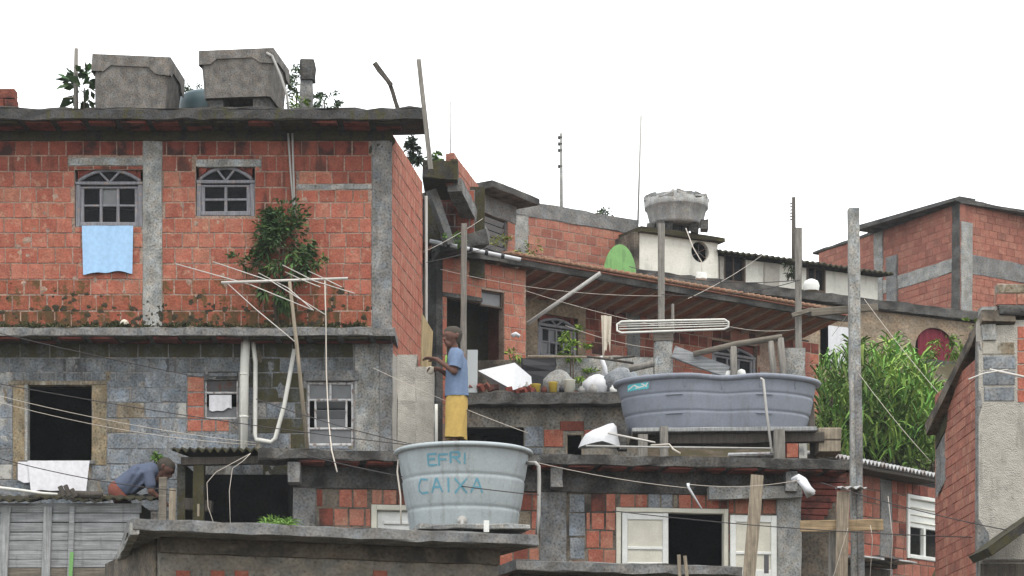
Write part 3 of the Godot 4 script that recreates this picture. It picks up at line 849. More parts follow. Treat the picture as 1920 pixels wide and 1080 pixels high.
func left_details(TA: Transform3D):
	var st := S()
	# blue towel over the sill
	st = S(true); cloth(st, at(TA, 154, 424, 0.03), TA.basis.x, TA.basis.z, 96 / 140.0, 88 / 140.0, 0.016, 1.8, 0.016, 0.04)
	solo("towel", st, "cloth_blue", "pale blue towel hanging under the left arched window", "towel")
	# two thin pipes down the brick wall
	for q in [[540, 551, "left of a pair of thin pale pipes coming down from roof"], [548, 553, "right of a pair of thin pale pipes coming down from roof"]]:
		st = S(true); tube(st, [at(TA, q[0], 250, 0.06), at(TA, (q[0] + q[1]) / 2.0, 330, 0.06), at(TA, q[1], 425 if q[0] == 548 else 400, 0.06)], 0.014, 8)
		solo("wall_pipe", st, "plastic_grey", q[2], "pipe", "pipes on the big house")
	# shrub rooted on the ledge
	var c := at(TA, 535, 478, 0.3)
	var sh := thing("wall_shrub", "dense dark green shrub growing out of the brick wall below right arched window", "shrub", Vector3(c.x, 7.41, c.z))
	st = S(true)
	tube(st, [at(TA, 520, 612, 0.12), at(TA, 515, 570, 0.15), at(TA, 528, 520, 0.2), at(TA, 532, 470, 0.22)], 0.03, 6, 0.012)
	tube(st, [at(TA, 528, 530, 0.2), at(TA, 500, 500, 0.25), at(TA, 470, 490, 0.25)], 0.014, 5, 0.006)
	tube(st, [at(TA, 528, 525, 0.2), at(TA, 565, 500, 0.25), at(TA, 600, 488, 0.25)], 0.014, 5, 0.006)
	part(sh, "trunk", st, "bark")
	st = S(true)
	leaves(st, at(TA, 530, 460, 0.24), Vector3(0.5, 0.62, 0.26), 1700, 0.11, 0.034, 0.6, Color(0.05, 0.095, 0.032), 22)
	leaves(st, at(TA, 505, 425, 0.2), Vector3(0.25, 0.3, 0.2), 520, 0.11, 0.036, 0.6, Color(0.06, 0.115, 0.035), 5)
	leaves(st, at(TA, 455, 490, 0.2), Vector3(0.2, 0.12, 0.15), 140, 0.09, 0.024, 0.6, Color(0.055, 0.095, 0.03), 4)
	leaves(st, at(TA, 592, 490, 0.2), Vector3(0.22, 0.1, 0.15), 130, 0.09, 0.024, 0.6, Color(0.075, 0.13, 0.04), 4)
	leaves(st, at(TA, 515, 540, 0.2), Vector3(0.25, 0.3, 0.2), 430, 0.12, 0.036, 0.9, Color(0.045, 0.085, 0.03), 6)
	part(sh, "foliage", st, "leaf_dark")
	# moss and weeds on the ledge
	st = S(true)
	for i in 900:
		var px := rr(0, 690)
		if px > 255 and px < 268: continue
		var p := TA * Vector3(U(TA, px), 7.42 + rr(0, 0.02), rr(0.02, 0.4))
		var hgt := 0.05 + 0.12 * absf(sin(px * 0.021) * sin(px * 0.057 + 1))
		st.set_color(Color(0.05, 0.055, 0.02) * rr(0.5, 1.3))
		for k in 3: leaf(st, p, Vector3(rr(-0.8, 0.8), 1, rr(-0.5, 0.8)).normalized(), hgt * rr(0.5, 1.2), 0.02, 0.6)
	var mo := solo("ledge_moss", st, "leaf_dark", "moss and weeds along the ledge between the two storeys", "moss"); mo.set_meta("kind", "stuff")
	st = S(true); lathe(st, at(TA, 233, 609, 0.3), 0.06, 0.05, [Vector2(0.9, 0), Vector2(1, 0.03), Vector2(0.6, 0.06), Vector2(0.05, 0.075)], 10)
	solo("stone", st, "cloth_cream", "small pale stone lying on the ledge below brick wall", "stone")
	# white towel under the big dark window
	st = S(true); cloth(st, at(TA, 52, 864, 0.08), TA.basis.x, TA.basis.z, 116 / 140.0, 0.42, 0.012, 3.0, 0.03, 0.12)
	solo("towel", st, "cloth_white", "white towel hanging under the big dark opening", "towel")
	st = S(true); cloth(st, at(TA, 34, 866, 0.05), TA.basis.x, TA.basis.z, 54 / 140.0, 0.27, 0.01, 2.0, 0.02, 0.0)
	solo("towel", st, "cloth_white", "short white cloth hanging left of longer white towel", "towel")
	# pipes beside the small window
	var p1 := thing("drain_pipe", "thick white vertical drain pipe beside the little louvre window", "pipe", at(TA, 455, 830, 0.1))
	st = S(true); tube(st, [at(TA, 461, 632, 0.14), at(TA, 458, 700, 0.14), at(TA, 456, 845, 0.14)], 0.062, 14); part(p1, "tube", st, "plastic_white")
	for y in [700, 780]:
		st = S(true); tube(st, [at(TA, 458 - (y - 700) * 0.015, y, 0.14), at(TA, 458 - (y - 700) * 0.015, y + 4, 0.14)], 0.066, 14); part(p1, "joint", st, "plastic_white")
	st = S(true); tube(st, [at(TA, 474, 636, 0.12), at(TA, 479, 680, 0.12), at(TA, 478, 815, 0.12), at(TA, 480, 824, 0.12), at(TA, 508, 829, 0.12), at(TA, 516, 822, 0.12), at(TA, 533, 760, 0.12), at(TA, 552, 655, 0.12)], 0.03, 10)
	solo("water_pipe", st, "plastic_white", "white pipe bent into a U shape hanging beside thick pipe", "pipe")
	# television aerial
	var A := thing("tv_antenna", "television aerial with long rods on a thin mast before the brick wall", "antenna", P(577, 845, 27.8))
	st = S(true); tube(st, [P(577, 850, 27.8), P(560, 680, 27.8), P(543, 528, 27.8)], 0.028, 8, 0.022); part(A, "mast", st, "wood_raw")
	st = S(true); tube(st, [P(415, 530, 27.7), P(652, 522, 28.1)], 0.018, 8); part(A, "boom", st, "steel_pale")
	for q in [[330, 495, 470, 534, 585, 581], [400, 491, 510, 528, 610, 590], [425, 530, 480, 580, 552, 640], [485, 512, 540, 540, 588, 582], [530, 497, 590, 527, 664, 550], [535, 510, 570, 526, 600, 538], [578, 508, 612, 524, 640, 538]]:
		st = S(true); tube(st, [P(q[0], q[1], 28.4), P(q[2], q[3], 27.8), P(q[4], q[5], 27.2)], 0.007, 5); part(A, "rod", st, "steel_pale")
	st = S(true); tube(st, [P(609, 526, 27.9), P(611, 600, 27.9), P(612, 700, 27.9), P(616, 790, 27.6), P(622, 845, 26.6), P(632, 885, 26.4)], 0.009, 6)
	solo("antenna_cable", st, "wire_pale", "pale cable hanging straight down from the aerial boom", "cable")
# ---------- sheds at the lower left
func plank_shed():
	var T := plane(-70, 27.7, 262, 27.7)
	var s := thing("plank_shed", "low shed of grey horizontal boards under a dark sheet roof", "shed", Vector3(X(100, 27.7), 2.6, -27.7))
	var uR := U(T, 262)
	var y1 := Y(943, 27.7)
	var st := S()
	var y := y1
	var i := 0
	while y > 3.0:
		var hh := 0.118 * rr(0.9, 1.1)
		var m := "wood_board" if y > Y(1035, 27.7) else ("wood_beam" if i % 3 else "wood_board")
		st = S(); bar(st, T * Vector3(0, y - hh / 2, -0.012 + rr(-0.004, 0.004)), T * Vector3(uR + rr(-0.01, 0.02), y - hh / 2 + rr(-0.006, 0.006), -0.012 + rr(-0.004, 0.004)), 0.022, hh - rr(0.005, 0.014), 0.003, 0.4); part(s, "board", st, m)
		y -= hh
		i += 1
	for px in [[12, 3, 17], [90, 84, 16], [135, 130, 10]]:
		var m := "wood_batten" if px[0] != 135 else "wood_board"
		st = S(); bar(st, at(T, px[0], 950, 0.018), at(T, px[1], 1130, 0.018), 0.03, px[2] / 147.0, 0.003, 0.3, T.basis.x); part(s, "batten", st, m)
	st = S(); bar(st, at(T, 135, 1035, 0.03), at(T, 128, 1130, 0.03), 0.012, 0.05, 0.002, 0.3, T.basis.x); part(s, "green_strip", st, "green_plastic")
	st = S(); raw_box(st, T, 0, uR, 2.4, y1, -0.05, -0.03); part(s, "lining", st, "wood_dark")
	st = S(); raw_box(st, T, uR - 0.05, uR - 0.01, 2.4, y1, -0.9, -0.05); part(s, "side_wall", st, "wood_dark")
	# roof of odd sheets
	for q in [[-70, 60, 0.0], [58, 130, 0.03], [128, 196, 0.0], [194, 290, 0.02]]:
		st = S(); corrugated(st, T * Vector3(U(T, q[0]), y1 + 0.03 + q[2], 0.16), T * Vector3(U(T, q[1]), y1 + 0.03 + q[2] + rr(-0.02, 0.02), 0.16), Vector3(0, 0.16, -0.95), 0.13, 0.018, 0.02); part(s, "roof_sheet", st, "sheet_dark")
	st = S(true); tube(st, [at(T, -20, 912, 0.1), at(T, 30, 918, 0.1), at(T, 80, 925, 0.1), at(T, 108, 927, 0.1)], 0.02, 6)
	solo("plastic_strip", st, "plastic_white", "white plastic strip lying on the dark shed roof", "strip")
	for q in [[112, 912, 120, 926, "left"], [122, 910, 131, 926, "middle"], [134, 917, 142, 928, "right"]]:
		st = S(); bar(st, at(T, q[2], q[3] + 4, 0.1), at(T, q[0], q[1], 0.1), 0.05, 0.06, 0.004, 0.1); solo("wood_offcut", st, "wood_dark", "%s of three dark wood stubs standing on the shed roof" % q[4], "wood", "dark stubs on the shed roof")
	# logs behind on the roof
	st = S(true); tube(st, [at(T, 140, 927, 0.05), at(T, 192, 929, 0.05)], 0.05, 8); solo("dark_log", st, "wood_dark", "dark log lying along the edge of shed roof", "log")

func porch():
	# dark open shed with a corrugated roof edge
	var T := plane(315, 27.3, 560, 27.3)
	var s := thing("dark_porch", "dark open lean-to with a rusty corrugated roof edge and posts", "shed", Vector3(X(430, 27.3), 3.6, -27.3))
	var st := S()
	corrugated(st, P(322, 842, 27.1), P(552, 842, 27.1), Vector3(0, 0.16, -1.75), 0.1, 0.028, 0.02); part(s, "roof_sheet", st, "sheet_dark")
	st = S(); bar(st, P(340, 866, 27.3), P(548, 862, 27.3), 0.09, 0.1, 0.006, 0.3); part(s, "beam", st, "wood_dark")
	st = S(); bar(st, P(372, 1000, 27.35), P(374, 872, 27.35), 0.14, 0.16, 0.008, 0.2); part(s, "pier", st, "plaster_dark")
	for q in [[324, 916, 0.085, "wood_raw"], [306, 895, 0.1, "wood_beam"]]:
		st = S(); bar(st, P(q[0] - 2, 1000, 26.9), P(q[0], q[1], 26.9), q[2], 0.05, 0.003, 0.2); part(s, "post", st, q[3])
	st = S(); raw_box(st, T, 0.05, 1.65, 3.4, Y(862, 27.3), -1.5, -1.38); part(s, "back_wall", st, "inside")  # near-black as well, the porch's shade is in its colour
	st = S(); raw_box(st, T, 0.1, 0.2, 3.4, Y(868, 27.3), -1.38, -0.1); part(s, "side_wall", st, "plaster_dark")
	st = S(); raw_box(st, T, 0.0, 1.65, 3.3, 3.42, -1.5, 0.0); part(s, "floor", st, "conc_dark")
	st = S(); bar(st, P(345, 945, 27.5), P(398, 950, 27.5), 0.2, 0.14, 0.01, 0.15); part(s, "shelf", st, "wood_dark")
	st = S(); bar(st, P(372, 968, 27.1), P(372, 945, 27.1), 0.03, 0.03); solo("wood_stub", st, "wood_raw", "short pale stub before the dark porch", "wood")
	for q in [[[405, 885], [388, 905], [390, 950], [402, 985], "left"], [[455, 865], [436, 878], [430, 920], [432, 985], "right"]]:
		st = S(true); tube(st, [P(470, 850, 27.0), P(q[0][0], q[0][1], 26.9), P(q[1][0], q[1][1], 26.9), P(q[2][0], q[2][1], 26.9), P(q[3][0], q[3][1], 26.8)], 0.0045, 5)
		solo("hanging_wire", st, "wire_pale", "%s of two pale wires hanging over the dark porch" % q[4], "wire", "wires before the dark porch")
	st = S(true)
	for i in 170:
		var b := P(rr(490, 545), 984, rr(25.4, 26.2))
		st.set_color(Color(0.09, 0.17, 0.03) * rr(0.5, 1.3))
		leaf(st, b, Vector3(rr(-0.9, 0.9), rr(0.3, 1), rr(-0.4, 0.4)).normalized(), rr(0.14, 0.3), 0.02, 0.9)
	solo("fern", st, "leaf_bright", "bright green fern sprouting at the dark porch's edge", "fern")
	var c := P(288, 858, 28.7)
	st = S(true); leaves(st, c, Vector3(0.16, 0.09, 0.1), 110, 0.09, 0.03, 0.4, Color(0.09, 0.17, 0.03), 5)
	solo("weed", st, "leaf_bright", "bright weed against block wall behind the bending person", "weed")

# ---------- the middle house with the long slab
func slab_house():
	var TS := plane(485, 26.5, 1595, 27.5)          # front edge of the slab
	var T := plane(485, 26.5, 1595, 27.5, 0.45)     # wall behind it
	var h := thing("slab_house", "house with long flat concrete slab, patched brick front and white shutters", "house", Vector3(X(1000, 27.3), 2.4, -27.3))
	var sy := Y(840, 26.5)
	var st := S()
	var uE := U(TS, 1595)
	st = S(); tb(st, TS, 0, uE, sy - 0.125, sy, -0.55, 0.0, 0.012, 0.2); part(h, "roof_slab", st, "conc_dark")
	st = S(); raw_box(st, TS, U(TS, 560), uE - 0.02, sy - 0.12, sy - 0.012, -4.3, -0.54); part(h, "roof_deck", st, "conc_dark")
	soffit(h, TS, U(TS, 560), uE - 0.05, sy - 0.125, -0.44, -0.04, ["tile_red", "tile_red", "brick_d"])
	var bay := plane(1500, 27.85, 1595, 27.95)
	var u0 := U(T, 550); var u1 := U(T, 1500)
	var ytop := sy - 0.13
	st = S(); tb(st, T, u0, u1, ytop - 0.29, ytop, -0.14, 0.03, 0.006, 0.3); part(h, "ring_beam", st, "conc_dark")
	var win := hole(T, 1155, 955, 1365, 1076); var win2 := hole(T, 696, 948, 800, 1080)
	var cols := [[550, 592, "conc"], [1012, 1062, "conc"], [1455, 1500, "conc_light"]]
	var skip := []
	for c in cols: skip.append(Rect2(U(T, c[0]), 2, U(T, c[1]) - U(T, c[0]), 4))
	skip.append(hole(T, 1066, 925, 1098, 1050)); skip.append(hole(T, 1214, 922, 1262, 955))
	wall(h, T, u0, u1, 2.3, ytop - 0.29, [win, win2], {bw = 0.19, bh = 0.245, mats = ["brick_a", "brick_c", "brick_b", "brick_e", "brick_d", "brick_far_c", "block_tan"], skip = skip, low = 3.4, j = 0.018, core = "plaster_brown", gap = 0.05})
	for c in cols:
		st = S(); tb(st, T, U(T, c[0]), U(T, c[1]), 2.3, ytop - 0.29, -0.13, 0.012 if c[0] != 1455 else 0.06, 0.008, 0.25); part(h, "column", st, c[2])
	for q in [[1068, 927, 1096, 960], [1067, 962, 1097, 1005], [1069, 1008, 1096, 1048], [1216, 924, 1237, 953], [1240, 924, 1261, 953]]:
		var r := hole(T, q[0], q[1], q[2], q[3])
		brick(h, "concrete_block", T, Vector3(r.get_center().x, r.get_center().y, -0.036), Vector3(r.size.x, r.size.y, 0.08), "block_a")
	for px in [554, 1048, 1490]:
		st = S(); var q := on(TS, px, 880); bar(st, TS * Vector3(q.x, ytop - 0.02, -0.22), TS * Vector3(q.x, ytop - 0.27, -0.22), 0.15, 0.3, 0.008, 0.12); part(h, "bracket", st, "conc")
	# shuttered window
	var w := group_node(h, "shuttered_window", T * Vector3(win.get_center().x, win.position.y, 0))
	frame4(w, T, win, 0.06, -0.1, 0.03, "paint_cream")
	var us := U(T, 1253)
	var sh := group_node(w, "shutter", T * Vector3((win.position.x + us) / 2, win.position.y, 0))
	shutter(sh, T, win.position.x + 0.075, us, win.position.y + 0.062, win.end.y - 0.062, 0.0)
	sh = group_node(w, "shutter", T * Vector3(U(T, 1410), win.position.y, 0))
	shutter(sh, T, win.end.x + 0.015, U(T, 1454), win.position.y - 0.02, win.end.y - 0.08, 0.06)
	var w2 := group_node(h, "white_door", T * Vector3(win2.get_center().x, win2.position.y, 0))
	frame4(w2, T, win2, 0.07, -0.1, 0.03, "paint_cream")
	st = S(); tb(st, T, win2.position.x + 0.075, win2.end.x - 0.075, win2.position.y + 0.075, win2.end.y - 0.075, -0.08, -0.045); part(w2, "leaf", st, "paint_white")
	st = S(); tb(st, T, win2.position.x + 0.16, win2.end.x - 0.16, win2.end.y - 0.24, win2.end.y - 0.2, -0.05, -0.02); part(w2, "moulding", st, "paint_white")
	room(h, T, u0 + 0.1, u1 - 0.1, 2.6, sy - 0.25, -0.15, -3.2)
	# sill slab under the shuttered window
	var T3 := plane(968, 25.9, 1392, 26.7)
	var y3 := Y(1050, 25.9)
	st = S(); tb(st, T3, 0, U(T3, 1392), y3 - 0.12, y3, -0.9, 0.0, 0.012, 0.2); part(h, "sill_slab", st, "conc")
	st = S(); tb(st, T3, 0.1, U(T3, 1392), 2.0, y3 - 0.12, -0.7, -0.5, 0.0); part(h, "base_wall", st, "plaster_brown")
	# side bay seen past the right column
	st = S(); raw_box(st, bay, 0, U(bay, 1600), 2.3, ytop - 0.01, -0.9, -0.75); part(h, "bay_wall", st, "plaster_brown")
	for i in 7:
		st = S(); var yy := ytop - 0.05 - i * 0.085; bar(st, bay * Vector3(0.02, yy, -0.35), bay * Vector3(U(bay, 1592) - i * 0.05, yy, -0.35), 0.5, 0.075, 0.004, 0.3); part(h, "corbel_course", st, "tile_red")
	# odd beam stub on the column
	st = S(); bar(st, at(T, 1328, 926, 0.16), at(T, 1502, 922, 0.16), 0.12, 0.16, 0.008, 0.2); part(h, "cross_beam", st, "conc_light")
	for q in [[1205, 0.0], [1490, 0.02]]: pass
	return [TS, T, sy]
func shutter(par, T, u0, u1, y0, y1, z):
	var st := S()
	for q in [[u0, u0 + 0.075], [u1 - 0.075, u1]]:
		st = S(); tb(st, T, q[0], q[1], y0, y1, z - 0.03, z + 0.012, 0.001); part(par, "stile", st, "paint_white")
	for q in [[y0, y0 + 0.09], [(y0 + y1) / 2 - 0.11, (y0 + y1) / 2 - 0.07], [y1 - 0.09, y1]]:
		st = S(); tb(st, T, u0 + 0.075, u1 - 0.075, q[0], q[1], z - 0.028, z + 0.009); part(par, "rail", st, "paint_white")
	st = S(); tb(st, T, u0 + 0.075, u1 - 0.075, y0 + 0.09, y1 - 0.09, z - 0.024, z - 0.008); part(par, "panel", st, "paint_cream")

# ---------- nearest house, only its roof slab and top of wall
func near_house():
	var TS := plane(250, 22.5, 1010, 24.1)
	var y := Y(972, 22.5)
	var h := thing("plastered_house", "near house with flat grey slab roof over plain brown plaster wall", "house", Vector3(X(600, 23.4), 0.6, -23.4))
	var uE := U(TS, 1010)
	var st := S()
	# slab with its slanting left edge
	tb(st, TS, 0, uE, y - 0.12, y, -0.35, 0.0, 0.009, 0.2); part(h, "roof_slab", st, "conc")
	var bl := Vector3(X(213, 27.7), 0, -27.7)
	st = S()
	var q := [TS * Vector3(0.0, 0, -0.34), TS * Vector3(uE, 0, -0.34), TS * Vector3(uE, 0, -1.9), Vector3(-1.9, 0, -26.3), Vector3(X(548, 27.0), 0, -27.0), bl]
	var lo := []; var hi := []
	for v in q:
		lo.append(Vector3(v.x, y - 0.118, v.z)); hi.append(Vector3(v.x, y - 0.004, v.z))
	for i in range(1, 5):
		tri(st, hi[0], hi[i], hi[i + 1]); tri(st, lo[0], lo[i + 1], lo[i])
	for i in 6: quad(st, lo[i], lo[(i + 1) % 6], hi[(i + 1) % 6], hi[i])
	part(h, "roof_deck", st, "conc")
	st = S(); bar(st, TS * Vector3(0.02, y - 0.1, -0.02), Vector3(bl.x, y - 0.1, bl.z), 0.1, 0.12, 0.008, 0.3); part(h, "edge_beam", st, "conc_light")
	var T := plane(250, 22.5, 1010, 24.1, 0.62)
	var ua := U(T, 300)
	var wy := y - 0.12
	st = S(); tb(st, T, ua, uE - 0.25, 0.3, wy, -0.14, 0.0, 0.006, 0.5); part(h, "front_wall", st, "plaster_drab")
	st = S(); tb(st, T, ua, uE - 0.25, wy - 0.17, wy - 0.004, -0.1, 0.05, 0.008, 0.3); part(h, "ring_beam", st, "plaster_brown")
	st = S(); raw_box(st, T, ua - 0.02, ua + 0.12, 0.3, wy - 0.005, -3.2, -0.14); part(h, "side_wall", st, "plaster_brown")
	st = S(); raw_box(st, T, uE - 0.39, uE - 0.25, 0.3, wy - 0.005, -1.3, -0.14); part(h, "side_wall", st, "plaster_brown")
	for px in [330, 395, 440, 700]:
		var r := hole(T, px, 1070, px + 26, 1092)
		brick(h, "brick", T, Vector3(r.get_center().x, r.get_center().y, -0.03), Vector3(r.size.x, r.size.y, 0.08), "brick_b")
	return y

# ---------- round tank with painted letters
func blue_tank(base_y: float):
	var d := 24.75
	var c := Vector3(X(869, d), base_y, -d)
	var t := thing("water_tank", "pale blue round plastic water tank with CAIXA painted on it", "water tank", c)
	var hgt := 1.02
	var R := 0.765
	var prof := []
	var rad := func(y): return lerpf(0.78, 0.985, clampf(y / hgt, 0, 1)) - (0.014 * exp(-pow((y - 0.33) / 0.018, 2)) + 0.014 * exp(-pow((y - 0.68) / 0.018, 2))) + 0.008 * sin(clampf((y - 0.33) / 0.35, 0, 1) * PI)
	var y := 0.04
	prof.append(Vector2(0.0, 0.03)); prof.append(Vector2(0.75, 0.03))
	while y < hgt - 0.03:
		prof.append(Vector2(rad.call(y), y)); y += 0.012
	var st := S(true); lathe(st, c, R, R, prof, 56); part(t, "body", st, "tank_poly_blue")
	st = S(true)
	lathe(st, c, R, R, [Vector2(0.985, hgt - 0.045), Vector2(1.03, hgt - 0.04), Vector2(1.045, hgt - 0.02), Vector2(1.03, hgt), Vector2(0.99, hgt + 0.012), Vector2(0.9, hgt + 0.02), Vector2(0.5, hgt + 0.06), Vector2(0, hgt + 0.07)], 56); part(t, "lid", st, "tank_poly_blue")
	st = S(true); var f := c + Vector3(0.0, 0.16, R * 0.81)
	tube(st, [f - Vector3(0, 0, 0.04), f + Vector3(0, 0, 0.05)], 0.055, 12); part(t, "flange", st, "plastic_grey")
	st = S(true); tube(st, [f + Vector3(0, 0, 0.03), f + Vector3(0, -0.02, 0.09), f + Vector3(0, -0.16, 0.09)], 0.022, 8); part(t, "outlet_pipe", st, "plastic_grey")
	# brushed letters, painted as thin strokes following the wall
	var glyph := {"E": [[1, 1, 0, 1, 0, 0, 1, 0], [0, 0.55, 0.8, 0.55]], "F": [[1, 1, 0, 1, 0, 0], [0, 0.55, 0.8, 0.55]], "R": [[0, 0, 0, 1, 0.9, 1, 0.9, 0.55, 0, 0.55], [0.4, 0.55, 1, 0]], "I": [[0.5, 1, 0.5, 0]],
		"C": [[1, 0.9, 0.3, 1, 0, 0.6, 0, 0.2, 0.3, 0, 1, 0.05]], "A": [[0, 0, 0.5, 1, 1, 0], [0.2, 0.38, 0.82, 0.38]], "X": [[0, 0, 1, 1], [0, 1, 1, 0]]}
	for line in [["EFRI", -0.42, 0.78, 0.12, 0.115, 0.028], ["CAIXA", -0.60, 0.47, 0.16, 0.15, 0.05]]:
		var u: float = line[1]
		for ch in line[0]:
			var ls := S()
			var gw: float = line[4] * (0.4 if ch == "I" else 1.0)
			for s in glyph[ch]:
				for i in range(0, s.size() - 2, 2):
					var steps := 5
					for k in steps:
						var pa := Vector2(lerpf(s[i], s[i + 2], k / 5.0), lerpf(s[i + 1], s[i + 3], k / 5.0)); var pb := Vector2(lerpf(s[i], s[i + 2], (k + 1) / 5.0), lerpf(s[i + 1], s[i + 3], (k + 1) / 5.0))
						var a := Vector2(u + pa.x * gw, line[2] + pa.y * line[3] + 0.012 * sin(u * 30)); var b := Vector2(u + pb.x * gw, line[2] + pb.y * line[3] + 0.012 * sin(u * 30))
						var nn := (b - a).orthogonal().normalized() * rr(0.009, 0.014)
						var cv := []
						for q in [a - nn, b - nn, b + nn, a + nn]:
							var th: float = q.x / R
							var r: float = rad.call(q.y) * R + 0.003
							cv.append(c + Vector3(sin(th) * r, q.y, cos(th) * r))
						quad(ls, cv[0], cv[1], cv[2], cv[3])
			part(t, "painted_letter", ls, "paint_teal")
			u += gw + line[5]
	# ledge blocks it stands on, and feed pipes at both sides
	st = S(); bar(st, P(780, 990, 24.0), P(985, 992, 24.25), 0.5, 0.05, 0.008, 0.2); solo("tank_plinth", st, "conc_light", "thin grey concrete bed below the pale blue tank", "plinth")
	st = S(); bar(st, P(912, 998, 23.7), P(912, 976, 23.7), 0.06, 0.05); solo("white_block", st, "paint_white", "small white block at the foot of pale blue tank", "block")
	st = S(true); tube(st, [P(988, 868, 24.6), P(1004, 868, 24.5), P(1010, 874, 24.5), P(1011, 900, 24.5), P(1010, 965, 24.5), P(1007, 1002, 24.5)], 0.022, 10)
	solo("feed_pipe", st, "plastic_grey", "pale elbow pipe right of the pale blue tank", "pipe")
	st = S(true); tube(st, [P(747, 862, 24.6), P(745, 885, 24.5), P(751, 930, 24.4), P(752, 985, 24.4)], 0.01, 6)
	solo("feed_hose", st, "wire_pale", "thin pale hose down the left of the pale blue tank", "hose")

# ---------- long oval tank on its staging
func grey_tank(T: Transform3D, sy: float):
	var d := 28.8
	var base := Y(803, 28.15)
	var c := Vector3(X(1344, d), base, -d)
	var t := thing("water_tank", "big dark grey oval water tank with turquoise sticker on timber staging", "water tank", c)
	var hgt := Y(697, 28.0) - base
	var a := 1.345; var b := 0.8
	var rad := func(y): return lerpf(0.87, 0.985, pow(clampf(y / hgt, 0, 1), 0.8)) - 0.012 * exp(-pow((y - hgt * 0.33) / 0.014, 2)) - 0.012 * exp(-pow((y - hgt * 0.66) / 0.014, 2))
	var bend := func(t_, p):
		# the front is pressed in a little at its middle
		var g := exp(-pow((p.x - 0.03) / 0.32, 2)) * clampf(p.z, 0, 1) * 0.12
		return p - Vector3(0, g * 0.32 * clampf(p.y / hgt, 0, 1), g)
	var prof := [Vector2(0, 0.0), Vector2(0.86, 0.0)]
	var y := 0.012
	while y < hgt - 0.05: prof.append(Vector2(rad.call(y), y)); y += 0.012
	var st := S(true); lathe(st, c, a, b, prof, 90, bend); part(t, "body", st, "tank_poly_grey")
	st = S(true); lathe(st, c, a, b, [Vector2(0.98, hgt - 0.07), Vector2(1.02, hgt - 0.055), Vector2(1.03, hgt - 0.02), Vector2(1.015, hgt), Vector2(0.97, hgt + 0.005), Vector2(0.93, hgt - 0.02), Vector2(0.9, hgt - 0.2), Vector2(0, hgt - 0.22)], 90, bend); part(t, "rim", st, "tank_poly_grey")
	var surf := func(u, yy, lift):
		var r: float = rad.call(yy)
		var sx := clampf(u / (a * r), -1, 1)
		var p := Vector3(u, yy, sqrt(1 - sx * sx) * b * r)
		return c + bend.call(0.0, p) + Vector3(sx * 0.5, 0, 1).normalized() * lift
	for px in [-0.92, -0.48, 0.0, 0.5, 0.98]:
		st = S(); bar(st, surf.call(px, hgt - 0.08, 0.002), surf.call(px, hgt - 0.17, 0.0), 0.025, 0.02); part(t, "rib", st, "tank_poly_grey")
	for q in [[-0.72, 0.62], [-0.72, 0.28], [0.45, 0.62], [0.45, 0.28]]:
		st = S()
		for i in 6:
			var p0: Vector3 = surf.call(q[0] + i * 0.035, hgt * q[1], 0.004); var p1: Vector3 = surf.call(q[0] + (i + 1) * 0.035, hgt * q[1], 0.004)
			bar(st, p0, p1, 0.02, 0.014)
		part(t, "moulded_ridge", st, "tank_poly_grey")
	# sticker
	st = S()
	for i in 8:
		var x0 := -1.2 + i * 0.0325; var x1 := x0 + 0.0325
		quad(st, surf.call(x0, hgt * 0.75, 0.005), surf.call(x1, hgt * 0.77, 0.005), surf.call(x1, hgt * 0.885, 0.005), surf.call(x0, hgt * 0.865, 0.005))
	part(t, "sticker", st, "sticker")
	st = S()
	for s in [[-1.19, 0.79, -1.12, 0.85], [-1.12, 0.85, -1.05, 0.79], [-1.1, 0.79, -1.0, 0.81], [-1.03, 0.86, -0.96, 0.8], [-0.985, 0.8, -0.95, 0.86]]:
		var p0: Vector3 = surf.call(s[0], hgt * s[1], 0.008); var p1: Vector3 = surf.call(s[2], hgt * s[3], 0.008)
		bar(st, p0, p1, 0.004, 0.018)
	part(t, "sticker_mark", st, "paint_white")
	# staging
	var g := thing("timber_staging", "timber staging on short posts carrying the big grey tank", "staging", Vector3(c.x, sy, c.z))
	st = S(); bar(st, P(1185, 807, 27.95), P(1531, 805, 27.95), 0.12, 0.055, 0.003, 0.3); part(g, "edge_board", st, "wood_batten")
	for k in 5:
		st = S(); bar(st, Vector3(c.x - 1.15, base - 0.03, -28.25 - k * 0.28), Vector3(c.x + 1.25, base - 0.03, -28.25 - k * 0.28), 0.25, 0.05, 0.003, 0.5); part(g, "deck_board", st, "wood_beam")
	st = S(); bar(st, P(1245, 824, 28.05), P(1545, 820, 28.05), 0.1, 0.13, 0.005, 0.3); part(g, "beam", st, "wood_dark")
	for q in [[1245, 800, 0.105], [1461, 806, 0.14], [1205, 815, 0.12]]:
		st = S(); bar(st, Vector3(X(q[0], 27.85), sy - 0.01, -27.85), P(q[0], q[1], 27.85), q[2], 0.1, 0.004, 0.2, Vector3.BACK); part(g, "post", st, "wood_grey")
	for q in [[1530, 1572, 808, 829], [1530, 1571, 831, 852]]:
		st = S(); bar(st, P(q[0], (q[2] + q[3]) / 2.0, 28.3), P(q[1], (q[2] + q[3]) / 2.0, 28.3), 0.5, (q[3] - q[2]) / 143.0, 0.004, 0.2); part(g, "stacked_plank", st, "wood_raw")
	for q in [[1473, 1495, 833, 860, "brick_a"], [1496, 1512, 833, 862, "block_c"]]:
		brick(g, "pier_brick", Transform3D.IDENTITY, P((q[0] + q[1]) / 2.0, (q[2] + q[3]) / 2.0, 28.0), Vector3((q[1] - q[0]) / 144.0, (q[3] - q[2]) / 144.0, 0.2), q[4])
	st = S(); bar(st, P(1525, 862, 28.4), P(1520, 745, 28.9), 0.08, 0.05, 0.006, 0.2); part(g, "prop", st, "wood_dark")
	st = S(true); tube(st, [P(1427, 710, 27.75), P(1431, 712, 27.7), P(1437, 770, 27.65), P(1447, 850, 27.55)], 0.018, 8)
